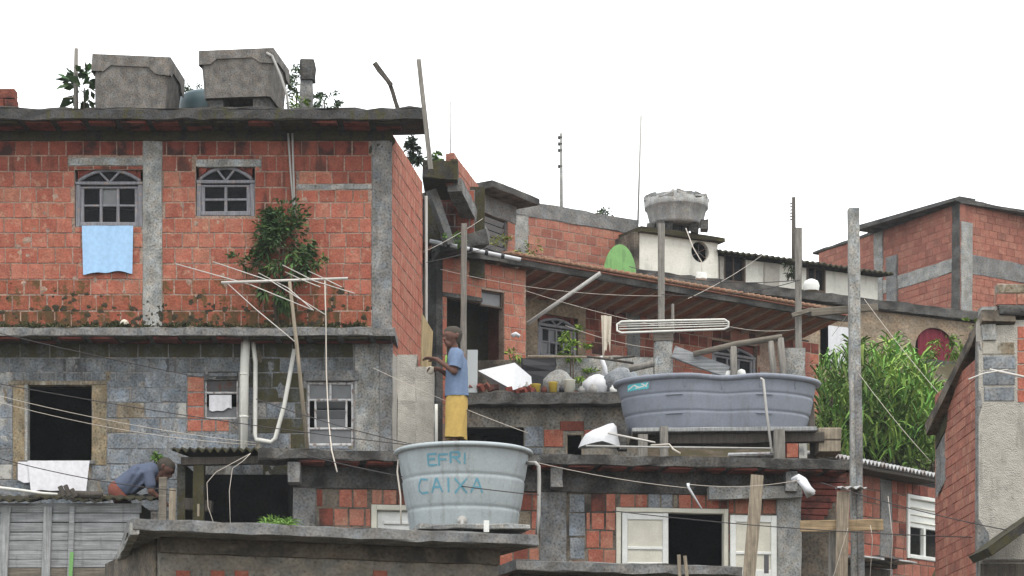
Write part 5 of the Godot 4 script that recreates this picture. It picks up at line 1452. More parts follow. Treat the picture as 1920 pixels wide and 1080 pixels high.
func stair_house():
	# brick stair head between the big house and the houses behind
	var d := 32.6
	var h := thing("stair_head", "brick stair head with concrete landing squeezed behind the big house corner", "stair", P(850, 470, d))
	var st := S(); bar(st, P(795, 338, d), P(860, 340, d), 1.2, 0.26, 0.014, 0.12); part(h, "landing_slab", st, "conc_black")
	st = S(); bar(st, P(822, 322, d - 0.3), P(822, 300, d - 0.3), 0.2, 0.2, 0.03, 0.06, Vector3.BACK, 0.04); part(h, "mortar_heap", st, "conc_dark")
	var T := plane(852, 32.2, 908, 35.0)
	# stepped parapet of bricks, its outline falling to the right
	var L := U(T, 905)
	st = S()
	var yb := Y(470, 33)
	for i in 12:
		var ua := L * i / 12.0; var ub := L * (i + 1) / 12.0
		var yt := func(u): return lerpf(Y(285, 32.2), Y(362, 35.0), clampf((u - 0.12 * L) / (0.88 * L), 0, 1))
		raw_box(st, T, ua, ub, lerpf(Y(352, 32.4), Y(452, 34.8), (ua + ub) / 2 / L), (yt.call(ua) + yt.call(ub)) / 2 - 0.02, -0.13, -0.006)
		var yy: float = yt.call((ua + ub) / 2)
		while yy > lerpf(Y(352, 32.4), Y(452, 34.8), (ua + ub) / 2 / L) + 0.12:
			if i % 1 == 0: brick(h, "brick", T, Vector3((ua + ub) / 2, yy - 0.1, -0.04), Vector3(ub - ua - 0.012, 0.185, 0.08), ["brick_far_a", "brick_far_c", "brick_a"][rng.randi() % 3])
			yy -= 0.2
	part(h, "parapet_core", st, "brick_far_b")
	st = S(); bar(st, P(851, 320, 32.1), P(851, 300, 32.1), 0.1, 0.1, 0.01, 0.1); part(h, "dark_post", st, "conc_black")
	st = S(); bar(st, T * Vector3(0.0, Y(350, 32.3), 0.0), T * Vector3(L * 0.98, Y(452, 34.9), 0.0), 0.22, 0.2, 0.012, 0.2); part(h, "stair_slab", st, "conc")
	st = S(); bar(st, P(808, 356, 32.4), P(842, 458, 32.6), 0.12, 0.13, 0.012, 0.2); part(h, "stair_slab", st, "conc")
	st = S(); raw_box(st, plane(800, 33.6, 905, 33.6), 0, 0.9, Y(520, 33.6), Y(350, 33.6), -0.12, 0); part(h, "back_wall", st, "plaster_dark")
	var TR := plane(826, 33.4, 890, 33.4)
	wall(h, TR, 0, U(TR, 890), Y(448, 33.4), Y(356, 33.4), [], {bw = 0.22, bh = 0.19, mats = ["brick_d", "brick_b"], core = "mortar_grey"})
	st = S(); bar(st, P(815, 470, 33.0), P(905, 452, 33.2), 0.6, 0.2, 0.02, 0.2); part(h, "landing_slab", st, "conc_dark")
	var c := P(818, 297, 32.1)
	st = S(true); leaves(st, c, Vector3(0.12, 0.1, 0.1), 150, 0.1, 0.03, 0.5, Color(0.08, 0.15, 0.03), 6)
	solo("roof_weed", st, "leaf_bright", "bright weed on the stair landing beside leaning pole", "plant")
	c = P(850, 448, 32.4)
	st = S(true); leaves(st, c, Vector3(0.25, 0.08, 0.15), 110, 0.1, 0.025, 0.4, Color(0.08, 0.16, 0.03), 5)
	solo("ivy_clump", st, "leaf_bright", "green clump above the white tube left of wooden pole", "plant")
	st = S(true); leaves(st, P(775, 285, 33.0), Vector3(0.14, 0.28, 0.15), 900, 0.08, 0.03, 0.6, Color(0.03, 0.045, 0.025), 18)
	solo("dark_vine", st, "leaf_dark", "dark leafy vine hanging under the right end of roof", "plant")

func beam_house():
	# brick wall with a concrete ring beam, and its lower left wing
	var T := plane(962, 40.0, 1194, 41.6)
	var h := thing("beam_house", "plain brick wall with concrete ring beam behind the long eave", "house", Vector3(X(1080, 41), 8.5, -41))
	var y := Y(372, 40.0)
	var uE := U(T, 1194)
	wall(h, T, 0, uE, 8.2, y - 0.28, [], {bw = 0.26, bh = 0.17, mats = ["brick_far_a", "brick_far_b", "brick_far_c"], low = 10.0, skip = [hole(T, 962, 300, 990, 600), hole(T, 1174, 300, 1196, 600)], core = "mortar"})
	var st := S(); tb(st, T, -0.02, uE + 0.03, y - 0.28, y, -0.16, 0.02, 0.01, 0.3); part(h, "ring_beam", st, "conc")
	st = S(); tb(st, T, 0, U(T, 990), 8.2, y - 0.28, -0.14, 0.015, 0.008); part(h, "column", st, "conc_light")
	st = S(); tb(st, T, U(T, 1174), uE + 0.02, 8.2, y - 0.28, -0.14, 0.015, 0.008); part(h, "column", st, "conc_light")
	st = S(); raw_box(st, T, uE - 0.1, uE + 0.02, 8.2, y - 0.02, -3.0, -0.16); part(h, "side_wall", st, "conc")
	var W := plane(894, 37.6, 966, 38.6)
	var yw := Y(348, 37.6)
	var lw := hole(W, 903, 405, 952, 472)
	wall(h, W, 0, U(W, 966), 8.0, yw - 0.42, [lw], {bw = 0.3, bh = 0.2, mats = ["brick_far_c", "brick_far_a"], low = 9.6})
	st = S(); tb(st, W, -0.1, U(W, 966) + 0.02, yw - 0.42, yw - 0.1, -0.13, 0.01, 0.008); part(h, "wing_beam", st, "conc")
	st = S(); tb(st, W, -0.1, U(W, 966) + 0.2, yw - 0.1, yw + 0.02, -2.5, 0.4, 0.01, 0.3); part(h, "wing_slab", st, "conc_dark")
	var ln := group_node(h, "louvre_window", W * Vector3(lw.get_center().x, lw.position.y, 0)); frame4(ln, W, lw, 0.04, -0.1, -0.03, "steel_dark")
	for i in 6:
		var yy := lerpf(lw.position.y, lw.end.y, (i + 0.5) / 7.0)
		st = S(); bar(st, W * Vector3(lw.position.x + 0.04, yy, -0.07), W * Vector3(lw.end.x - 0.04, yy, -0.07), 0.01, 0.09, 0.0, 1.0, (Vector3.UP + W.basis.z * 0.6).normalized(), 0.001); part(ln, "louvre", st, "glass_frost")
	room(h, W, 0.0, U(W, 966), 8.6, yw - 0.12, -0.15, -2.2)
	for q in [[962, 465, 0.55, 0.25, 330, 37.2, "yellow green creeper below louvre window above the white tube"], [1000, 470, 0.16, 0.3, 110, 39.6, "yellowish creeper strip climbing the column of brick wall"]]:
		st = S(true); leaves(st, P(q[0] - 30 if q[2] > 0.5 else q[0], q[1], q[5]), Vector3(q[2], q[3], 0.15), q[4], 0.09, 0.03, 0.6, Color(0.16, 0.19, 0.05), 8)
		solo("creeper", st, "leaf_bright", q[6], "creeper")
	# green plastic sheet, rounded top
	var g := S()
	var gc := P(1162, 520, 39.2)
	var prev = null
	for i in 17:
		var t := PI * i / 16.0
		var p := gc + Vector3(-cos(t) * 0.30, sin(t) * 0.60, 0)
		if prev != null:
			tri(g, gc + Vector3(0, 0.1, 0.03), p, prev); tri(g, gc - Vector3(0, -0.1, 0.03), prev, p)
		prev = p
	tri(g, gc + Vector3(0, 0.1, 0.03), gc + Vector3(-0.30, 0, 0), gc + Vector3(0, -0.2, 0)); tri(g, gc + Vector3(0, 0.1, 0.03), gc + Vector3(0, -0.2, 0), gc + Vector3(0.30, 0, 0))
	solo("green_basin", g, "green_plastic", "bright green rounded plastic basin standing against the brick wall", "basin")

func white_house():
	var TS := plane(1180, 40.0, 1850, 44.0)
	var y := Y(500, 40.0)
	var uE := U(TS, 1850)
	var h := thing("white_house", "white upper storey with a round window over a beige plastered floor", "house", Vector3(X(1500, 42.5), 8.0, -42.5))
	var st := S(); tb(st, TS, -0.1, uE, y - 0.18, y, -0.5, -0.08, 0.016, 0.25); part(h, "floor_slab", st, "conc_dark")
	st = S(); raw_box(st, TS, 0, uE - 0.05, y - 0.19, y - 0.02, -5.0, -0.48); part(h, "floor_deck", st, "conc_dark")
	# beige storey
	var T := plane(1180, 40.0, 1850, 44.0, 0.2)
	var red := hole(T, 1716, 619, 1790, 672); var cur := hole(T, 1538, 616, 1594, 688)
	wall(h, T, 0.2, uE + 0.3, 7.0, y - 0.2, [red, cur], {bare = true, core = "plaster_beige", core_name = "beige_wall"})
	# arched opening with a red curtain
	var aw := group_node(h, "curtain_window", T * Vector3(red.get_center().x, red.position.y, 0))
	st = S()
	var ac := []
	for i in 13:
		var t := PI * i / 12.0
		ac.append(Vector2(red.get_center().x - cos(t) * red.size.x / 2, red.position.y + red.size.y * (0.35 + 0.65 * sin(t))))
	for i in 12: quad(st, T * Vector3(ac[i].x, ac[i].y, 0.0), T * Vector3(ac[i + 1].x, ac[i + 1].y, 0.0), T * Vector3(ac[i + 1].x, red.end.y + 0.01, 0.0), T * Vector3(ac[i].x, red.end.y + 0.01, 0.0))
	part(aw, "arch_plaster", st, "plaster_beige")
	st = S(true); cloth(st, T * Vector3(red.position.x + 0.12, red.end.y, -0.1), T.basis.x, T.basis.z, red.size.x - 0.14, red.size.y, 0.03, 5.0, 0.0); part(aw, "curtain", st, "cloth_red")
	st = S(); tb(st, T, red.position.x - 0.05, red.end.x + 0.1, red.position.y - 0.12, red.position.y, -0.1, 0.12, 0.01); part(aw, "sill", st, "conc_dark")
	st = S(true); cloth(st, T * Vector3(cur.position.x + 0.16, cur.end.y, 0.02), T.basis.x, T.basis.z, cur.size.x - 0.16, cur.size.y, 0.02, 2.0, 0.02); solo("white_curtain", st, "sack_white", "white curtain in opening right of the big grey tank", "curtain")
	room(h, T, 0.4, uE + 0.2, 7.4, y - 0.32, -0.15, -4.0)
	# white storey: cream block
	var C := plane(1180, 40.0, 1850, 44.0, 0.55)
	var cu0 := on(C, 1199, 480).x; var cu1 := on(C, 1346, 480).x
	var ytop := Y(432, 40.6)
	var rc := on(C, 1313, 472)
	var r0 := Rect2(rc.x - 0.21, rc.y - 0.21, 0.42, 0.42)
	wall(h, C, cu0, cu1, y, ytop, [r0], {bare = true, core = "wall_white", core_name = "white_wall"})
	var rw := group_node(h, "round_window", C * Vector3(rc.x, rc.y - 0.2, 0))
	st = S()
	for i in 24:
		var t0 := TAU * i / 24; var t1 := TAU * (i + 1) / 24
		var a := Vector2(cos(t0), sin(t0)); var b := Vector2(cos(t1), sin(t1))
		var sa := a / maxf(absf(a.x), absf(a.y)) * 0.21; var sb := b / maxf(absf(b.x), absf(b.y)) * 0.21
		a *= 0.2; b *= 0.2
		quad(st, C * Vector3(rc.x + a.x, rc.y + a.y, -0.004), C * Vector3(rc.x + b.x, rc.y + b.y, -0.004), C * Vector3(rc.x + sb.x, rc.y + sb.y, -0.006), C * Vector3(rc.x + sa.x, rc.y + sa.y, -0.006))
		quad(st, C * Vector3(rc.x + b.x, rc.y + b.y, -0.004), C * Vector3(rc.x + a.x, rc.y + a.y, -0.004), C * Vector3(rc.x + a.x, rc.y + a.y, -0.1), C * Vector3(rc.x + b.x, rc.y + b.y, -0.1))
	part(rw, "surround", st, "wall_white")
	for k in 3:
		st = S(); var ang := PI * k / 3 + 0.5; bar(st, C * Vector3(rc.x + cos(ang) * 0.2, rc.y + sin(ang) * 0.2, -0.06), C * Vector3(rc.x - cos(ang) * 0.2, rc.y - sin(ang) * 0.2, -0.06), 0.015, 0.015); part(rw, "spoke", st, "steel_dark")
	st = S(); tb(st, C, cu0 - 0.04, cu1 + 0.08, ytop, ytop + 0.09, -1.8, 0.12, 0.012, 0.25); part(h, "roof_slab", st, "conc_black")
	st = S(); raw_box(st, C, cu0 - 0.12, cu0 - 0.002, y, ytop, -1.6, 0.0); part(h, "side_wall", st, "plaster_brown")
	room(h, C, cu0 + 0.05, cu1 - 0.05, y, ytop - 0.02, -0.15, -1.6)
	# white wing with windows
	var D := plane(1180, 40.0, 1850, 44.0, 0.75)
	var du0 := cu1 + 0.02; var du1 := on(D, 1646, 520).x
	var yd := Y(470, 41.3) + 0.02
	var wa := hole(D, 1356, 478, 1398, 528); var wb := hole(D, 1512, 502, 1548, 546)
	wall(h, D, du0, du1, y, yd, [wa, wb], {bare = true, core = "wall_white", core_name = "white_wall"})
	for w in [wa, wb]:
		var wn := group_node(h, "window", D * Vector3(w.get_center().x, w.position.y, 0)); frame4(wn, D, w, 0.05, -0.1, 0.01, "frame_brown")
		st = S(); tb(st, D, w.get_center().x - 0.02, w.get_center().x + 0.02, w.position.y + 0.05, w.end.y - 0.05, -0.08, -0.03); part(wn, "mullion", st, "frame_brown")
		st = S(); sheet(st, D, w.position.x + 0.05, w.end.x - 0.05, w.position.y + 0.05, w.end.y - 0.05, -0.06); part(wn, "pane", st, "glass")
	for q in [[1348, 1356], [1432, 1460]]:
		st = S(); tb(st, D, U(D, q[0]), U(D, q[1]), y, yd, -0.05, 0.03, 0.012); part(h, "grey_pier", st, "plaster_rough")
	for i in 5:
		var ua := lerpf(du0 - 0.05, du1 + 0.1, i / 5.0); var ub := lerpf(du0 - 0.05, du1 + 0.1, (i + 1.1) / 5.0)
		st = S(); corrugated(st, D * Vector3(ua, yd + 0.04 + rr(0, 0.03), 0.28), D * Vector3(ub, yd + 0.04 + rr(0, 0.03), 0.28), -D.basis.z * 2.5 + Vector3(0, 0.25, 0), 0.13, 0.018, 0.03); part(h, "roof_sheet", st, "sheet_dark")
	room(h, D, du0, du1, y, yd - 0.05, -0.15, -2.0)
	# cement tank with a crumbling rim
	var tc := P(1268, 430, 41.4)
	var t := thing("water_tank", "round pale cement water tank with a crumbling rim on white house", "water tank", tc)
	var a := 60 / (FOC / 41.4)
	st = S(true)
	lathe(st, tc, a, a, [Vector2(0.0, 0.06), Vector2(0.8, 0.06), Vector2(0.83, 0.1), Vector2(0.94, 0.36), Vector2(0.99, 0.375), Vector2(1.0, 0.4), Vector2(1.01, 0.54), Vector2(0.95, 0.56)], 32, func(tt, p): return p + Vector3(0, (0.05 * sin(tt * 5) + 0.04 * sin(tt * 11 + 1)) * (1.0 if p.y > 0.5 else 0.0), 0))
	part(t, "body", st, "tank_pale")
	for i in 11:
		var tt := TAU * i / 11.0
		st = S(); bar(st, tc + Vector3(cos(tt) * a * 0.95, 0.53 + rr(0, 0.03), sin(tt) * a * 0.95), tc + Vector3(cos(tt + 0.5) * a * 0.95, 0.53 + rr(0, 0.05), sin(tt + 0.5) * a * 0.95), 0.1, 0.07, 0.02, 0.1); part(t, "rim_fragment", st, "tank_pale")
	for i in 7:
		var p := tc + Vector3(lerpf(-0.5, 0.5, i / 6.0), -0.03, 0.15 + 0.25 * sin(i * 1.3))
		st = S(); bar(st, p - Vector3(0.07, 0, 0), p + Vector3(0.07, 0, 0), 0.2, 0.19, 0.02, 0.08); part(t, "support_stone", st, "conc_dark")
	st = S(true); tube(st, [P(1286, 428, 40.5), P(1300, 465, 40.2), P(1315, 490, 40.1), P(1316, 508, 40.0)], 0.009, 6); solo("tank_hose", st, "wire_pale", "thin pale hose from cement tank past the round window", "hose")
	st = S(); bar(st, P(1305, 517, 39.9), P(1325, 518, 39.9), 0.14, 0.12, 0.01, 0.06); solo("small_box", st, "paint_white", "small white box on slab under the round window", "box")
	st = S(true); lathe(st, P(1521, 545, 41.2), 0.16, 0.12, [Vector2(0.9, 0), Vector2(1, 0.1), Vector2(0.8, 0.18), Vector2(0.3, 0.22), Vector2(0, 0.23)], 16); solo("white_bowl", st, "paint_white", "upturned white bowl on the dark slab before white wing", "bowl")
	# banded brick house at the far right
	var R := plane(1535, 50.5, 1800, 46.0); var Q := plane(1800, 46.0, 1990, 47.8)
	var k := thing("banded_house", "tall brick house with grey concrete bands at the right skyline", "house", Vector3(X(1790, 47), 9.5, -47))
	var yt := Y(375, 46.0)
	var mm := {bw = 0.25, bh = 0.155, j = 0.01, mats = ["brick_far_a", "brick_far_b", "brick_far_a", "brick_far_a"], low = 11.0, limit = 300, core = "brick_far_b"}
	var uR := U(R, 1800); var uQ := U(Q, 1990)
	var band_y := Y(487, 46.0)
	var m1 := mm.duplicate(); m1.skip = [Rect2(0, band_y - 0.22, 20, 0.3), hole(R, 1640, 300, 1656, 700), Rect2(uR - 0.25, 5, 1, 20)]
	wall(k, R, 0, uR, 9.5, yt - 0.06, [], m1)
	var m2 := mm.duplicate(); m2.skip = [Rect2(0, band_y - 0.25, 20, 0.4), Rect2(-0.1, 5, 0.45, 20)]
	wall(k, Q, 0.01, uQ, 9.5, yt - 0.06, [], m2)
	st = S(); tb(st, R, 0, uR - 0.25, band_y - 0.22, band_y + 0.08, -0.1, 0.015, 0.012); part(k, "band", st, "conc_light")
	st = S(); tb(st, Q, 0.35, uQ, band_y - 0.25, band_y + 0.15, -0.1, 0.015, 0.012); part(k, "band", st, "conc")
	st = S(); tb(st, R, U(R, 1640), U(R, 1656), 9.5, yt - 0.07, -0.1, 0.025, 0.01); part(k, "column", st, "conc_light")
	st = S(); tb(st, R, U(R, 1664), U(R, 1684), 9.5, Y(480, 48), -0.1, 0.05, 0.012); part(k, "column", st, "conc")
	st = S(); tb(st, R, uR - 0.25, uR - 0.005, 9.5, yt - 0.07, -0.1, 0.02, 0.01); part(k, "column", st, "conc_dark")
	st = S(); tb(st, Q, 0.02, 0.35, 9.5, yt - 0.45, -0.1, 0.03, 0.01); part(k, "column", st, "conc_light")
	st = S(); tb(st, R, -0.2, uR + 0.05, yt - 0.06, yt + 0.0, -3.0, 0.03, 0.015, 0.4); part(k, "roof_edge", st, "conc_dark")
	st = S(); tb(st, R, uR * 0.55, uR + 0.02, yt + 0.003, yt + 0.07, -0.4, 0.05, 0.012, 0.4); part(k, "parapet_cap", st, "conc_dark")
	st = S(); tb(st, Q, -0.2, uQ, yt - 0.055, yt + 0.03, -3.0, 0.05, 0.015, 0.4); part(k, "roof_edge", st, "conc_dark")
# ---------- right side
func bush():
	# tall clump of long strap leaves on the slope
	var b := thing("cane_thicket", "tall thicket of bright green strap leaved cane on the slope", "thicket", P(1650, 880, 34.0))
	var st := S(true)
	for i in 46:
		var px := rr(1545, 1760); var d := rr(33.4, 35.2)
		var top := 640 + 70 * pow(absf((px - 1640) / 110.0), 1.6) + rr(0, 170)
		tube(st, [P(px + rr(-15, 15), 900, d), P(px, 760, d), P(px + rr(-8, 8), top + 20, d)], 0.012, 4, 0.006)
	part(b, "stems", st, "bark").set_meta("kind", "stuff")
	st = S(true)
	for i in 5200:
		var px := 1535 + 230 * pow(rng.randf(), 0.95); var d := rr(33.1, 35.4)
		var top := 640 + 75 * pow(absf((px - 1640) / 105.0), 1.7) + 22 * sin(px * 0.07) * sin(px * 0.031 + 1.0)
		var py := lerpf(top, 870, pow(rng.randf(), 0.8))
		if sin(px * 0.09) * sin(py * 0.08 + d * 3) < -0.35: continue
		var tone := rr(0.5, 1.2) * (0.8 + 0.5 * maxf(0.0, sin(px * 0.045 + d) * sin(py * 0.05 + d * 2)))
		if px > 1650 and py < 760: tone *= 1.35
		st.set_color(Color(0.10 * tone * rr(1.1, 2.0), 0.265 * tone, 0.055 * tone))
		var p := P(px, py, d)
		var dir := Vector3(rr(-0.9, 0.9), rr(0.5, 1.5), rr(-0.4, 0.9)).normalized()
		# three-piece arching blade
		var l := rr(0.18, 0.42); var w := rr(0.024, 0.046)
		var s := dir.cross(Vector3.UP).normalized().rotated(dir, rr(-0.8, 0.8)) * w * 0.5
		var m1 := p + dir * l * 0.45 + Vector3(0, 0.01, 0); var m2 := m1 + (dir + Vector3(0, -0.4, 0)).normalized() * l * 0.35; var e := m2 + (dir * 0.9 + Vector3(0, -1.0, 0)).normalized() * l * 0.3
		quad(st, p - s * 0.5, m1 - s, m1 + s, p + s * 0.5); quad(st, m1 - s, m2 - s * 0.8, m2 + s * 0.8, m1 + s); tri(st, m2 - s * 0.8, e, m2 + s * 0.8)
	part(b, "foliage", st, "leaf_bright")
	st = S(true); leaves(st, P(1768, 650, 34.2), Vector3(0.35, 0.22, 0.3), 260, 0.12, 0.03, 0.8, Color(0.11, 0.19, 0.03), 8); leaves(st, P(1820, 607, 33.0), Vector3(0.12, 0.08, 0.1), 50, 0.1, 0.03, 0.5, Color(0.12, 0.2, 0.03), 3)
	solo("leafy_shrub", st, "leaf_bright", "loose bright shrub before the red curtain window", "shrub")
	st = S(true); leaves(st, P(1715, 868, 32.8), Vector3(0.3, 0.16, 0.3), 220, 0.1, 0.035, 0.6, Color(0.07, 0.12, 0.025), 7); leaves(st, P(1640, 850, 34.0), Vector3(0.8, 0.25, 0.5), 700, 0.14, 0.03, 0.8, Color(0.03, 0.055, 0.015), 12)
	solo("undergrowth", st, "leaf_dark", "darker undergrowth below the bright cane thicket", "shrub")

func low_house():
	var TE := plane(1540, 30.0, 1765, 32.4)
	var y := Y(848, 30.0)
	var h := thing("low_brick_house", "small brick house with corrugated eave below the cane thicket", "house", Vector3(X(1690, 32), 3.2, -32))
	var st := S(); corrugated(st, TE * Vector3(0, y, 0), TE * Vector3(U(TE, 1765), y, 0), -TE.basis.z * 1.6 + Vector3(0, 0.12, 0), 0.1, 0.03, 0.02); part(h, "roof_sheet", st, "sheet_zinc")
	var T := plane(1540, 30.0, 1765, 32.4, 0.4)
	st = S(); tb(st, TE, 0.0, U(TE, 1765), y - 0.1, y - 0.05, -0.5, -0.05, 0.004); part(h, "eave_board", st, "wood_dark")
	var w := hole(T, 1700, 938, 1768, 1046)
	wall(h, T, 0.2, U(T, 1775), 2.0, y - 0.1, [w], {bw = 0.22, bh = 0.2, mats = ["brick_d", "brick_b", "brick_far_a", "brick_far_b"], low = 3.4, skip = [hole(T, 1650, 900, 1672, 1100)], core = "plaster_brown"})
	st = S(); tb(st, T, U(T, 1650), U(T, 1672), 2.4, y - 0.12, -0.1, 0.01, 0.01); part(h, "column", st, "conc")
	var wn := group_node(h, "window", T * Vector3(w.get_center().x, w.position.y, 0)); frame4(wn, T, w, 0.06, -0.1, 0.03, "paint_white")
	var ym := lerpf(w.position.y, w.end.y, 0.5)
	st = S(); tb(st, T, w.position.x + 0.06, w.end.x - 0.06, ym, w.end.y - 0.06, -0.08, -0.03); part(wn, "panel", st, "paint_white")
	for k in 3:
		st = S(); tb(st, T, w.position.x + 0.1, w.end.x - 0.1, ym + 0.07 + k * 0.11, ym + 0.085 + k * 0.11, -0.04, -0.012); part(wn, "slat", st, "paint_cream")
	st = S(); tb(st, T, w.get_center().x - 0.03, w.get_center().x + 0.03, w.position.y + 0.06, ym, -0.08, 0.0); part(wn, "mullion", st, "paint_white")
	st = S(); sheet(st, T, w.position.x + 0.06, w.end.x - 0.06, w.position.y + 0.06, ym, -0.06); part(wn, "pane", st, "glass")
	room(h, T, 0.3, U(T, 1770), 2.6, y - 0.1, -0.15, -2.2)
	# awning of flat sheets below the window
	var A := plane(1612, 30.6, 1772, 32.1)
	var ya := Y(1040, 30.6)
	var aw := thing("sheet_awning", "rusty awning of flat metal sheets below the white window", "awning", Vector3(X(1690, 31), 2.6, -31))
	for q in [[0.0, 0.6, 0.0, "sheet_zinc"], [0.5, 1.05, 0.03, "steel_dark"], [0.95, 1.4, 0.0, "sheet_zinc"]]:
		st = S(); tb(st, A, q[0], q[1], ya - 0.03 + q[2], ya + q[2], -0.5, 0.0, 0.006, 0.15); part(aw, "sheet", st, q[3])
	st = S(); tb(st, A, 0.05, 1.35, ya - 0.09, ya - 0.04, -0.45, -0.3, 0.004); part(aw, "batten", st, "wood_dark")
	st = S(); raw_box(st, A, 0.1, 1.4, 2.2, ya - 0.1, -0.5, -0.46); part(aw, "dark_screen", st, "wood_dark")

func right_house():
	# corner at photo column 1835; brick flank going back, rough plaster front
	var d0 := 23.0
	var cx := X(1835, d0)
	var F := plane(1835, d0, 2000, d0); var G := plane(1754, 25.4, 1835, d0)
	var h := thing("corner_house", "tall house at the right edge, brick flank and rough plaster front", "house", Vector3(cx + 0.4, 1.5, -24))
	var uG := U(G, 1835)
	var st := S()
	wall(h, G, 0, uG - 0.1, 1.2, Y(700, 24.0), [], {bw = 0.26, bh = 0.11, mats = ["brick_far_a", "brick_far_b", "brick_far_a", "brick_far_c"], low = 3.4, j = 0.006, core = "brick_far_a"})
	st = S(); tb(st, G, uG - 0.1, uG - 0.003, 1.2, Y(640, d0), -0.12, 0.015, 0.006); part(h, "corner_post", st, "conc")
	# plastered front, grey blocks showing
	st = S(); raw_box(st, F, 0, 0.92, 1.2, Y(600, d0), -0.14, 0.0); part(h, "front_wall", st, "plaster_rough")
	for q in [[1842, 642, 1902, 664, "block_tan"], [1844, 668, 1904, 692, "block_a"], [1843, 696, 1903, 722, "block_b"], [1845, 726, 1902, 752, "block_a"]]:
		var r := hole(F, q[0], q[1], q[2], q[3])
		brick(h, "concrete_block", F, Vector3(r.get_center().x, r.get_center().y, -0.03), Vector3(r.size.x, r.size.y, 0.08), q[4])
	for i in 8:
		var r := hole(F, 1908, 612 + i * 24, 1960, 634 + i * 24)
		if i < 6: brick(h, "brick", F, Vector3(r.get_center().x, r.get_center().y, -0.032), Vector3(r.size.x, r.size.y, 0.08), "brick_a" if i % 2 else "brick_c")
	st = S(); tb(st, F, U(F, 1872), 0.95, Y(592, d0), Y(574, d0), -1.5, 0.06, 0.006); part(h, "parapet_slab", st, "conc_dark")
	st = S(); tb(st, F, U(F, 1870), 0.95, Y(574, d0), Y(533, d0), -0.14, 0.02, 0.004); part(h, "parapet_core", st, "mortar")
	for q in [[1868, 552, 1905, 572], [1906, 552, 1960, 572], [1869, 534, 1960, 550]]:
		var r := hole(F, q[0], q[1], q[2], q[3])
		brick(h, "brick", F, Vector3(r.get_center().x, r.get_center().y, -0.01), Vector3(r.size.x, r.size.y, 0.08), "brick_far_a" if q[1] > 540 else "block_tan")
	st = S(); bar(st, at(F, 1852, 640, -0.06), at(F, 1852, 578, -0.06), 0.16, 0.16, 0.012, 0.12); part(h, "corner_stub", st, "conc_light")
	# sloping edge slab running up to the corner
	var p0 := Vector3(X(1735, 25.2), Y(806, 25.2), -25.2); var p1 := Vector3(X(1842, 22.95), Y(592, 22.95), -22.95)
	var inn := Vector3(0.35, 0, 0.0)
	st = S(); bar(st, p0 + inn * 0.5, p1 + inn * 0.5, 0.36, 0.14, 0.008, 0.25); part(h, "sloping_slab", st, "plaster_brown")
	st = S(); bar(st, p0 + inn * 0.6 + Vector3(0.05, -0.16, 0), p0.lerp(p1, 0.9) + inn * 0.6 + Vector3(0.05, -0.16, 0), 0.3, 0.16, 0.008, 0.25); part(h, "slab_shade_bar", st, "conc_black")
	st = S()
	for i in 8:
		var t := i / 8.0 * 0.9; var t2 := (i + 1) / 8.0 * 0.9
		var a := p0.lerp(p1, t) + Vector3(0.12, -0.2, 0); var b := p0.lerp(p1, t2) + Vector3(0.12, -0.2, 0)
		var yl := Y(716, 24.2)
		quad(st, Vector3(a.x, minf(a.y, yl) - 0.6, a.z), Vector3(b.x, minf(b.y, yl) - 0.6, b.z), b, a)
		quad(st, b + Vector3(0.1, 0, 0), Vector3(b.x + 0.1, yl - 0.6, b.z), Vector3(a.x + 0.1, yl - 0.6, a.z), a + Vector3(0.1, 0, 0))
	part(h, "gable_infill", st, "conc")
	st = S(); raw_box(st, F, 0.14, 0.9, 1.2, 5.0, -2.2, -2.08); part(h, "back_wall", st, "plaster_rough")
	# dark awning at the lower right
	var aw := thing("dark_awning", "dark sloping awning in the lower right corner", "awning", P(1900, 1060, 22.4))
	st = S(); bar(st, P(1838, 1043, 22.5), P(1940, 968, 22.5), 0.9, 0.1, 0.01, 0.2); part(aw, "sloping_sheet", st, "sheet_dark")
	st = S(); bar(st, P(1842, 1052, 22.3), P(1945, 1052, 22.3), 0.06, 0.03); part(aw, "rail", st, "wood_dark")
	st = S(); raw_box(st, plane(1850, 22.6, 1990, 22.6), 0, 0.8, 2.0, Y(1052, 22.6), -0.3, -0.25); part(aw, "dark_panel", st, "wood_dark")
	# little branch-like aerial on the front
	st = S(true); tube(st, [P(1856, 693, 22.6), P(1895, 701, 22.5), P(1925, 708, 22.4)], 0.014, 6); solo("roof_antenna", st, "steel_pale", "stub of pale aerial rod sticking out before grey blocks", "antenna")
	st = S(true); tube(st, [P(1816, 711, 22.4), P(1845, 700, 22.5), P(1890, 693, 22.6)], 0.008, 5); solo("antenna_rod", st, "steel_pale", "thin pale rod crossing the right house's corner", "antenna")

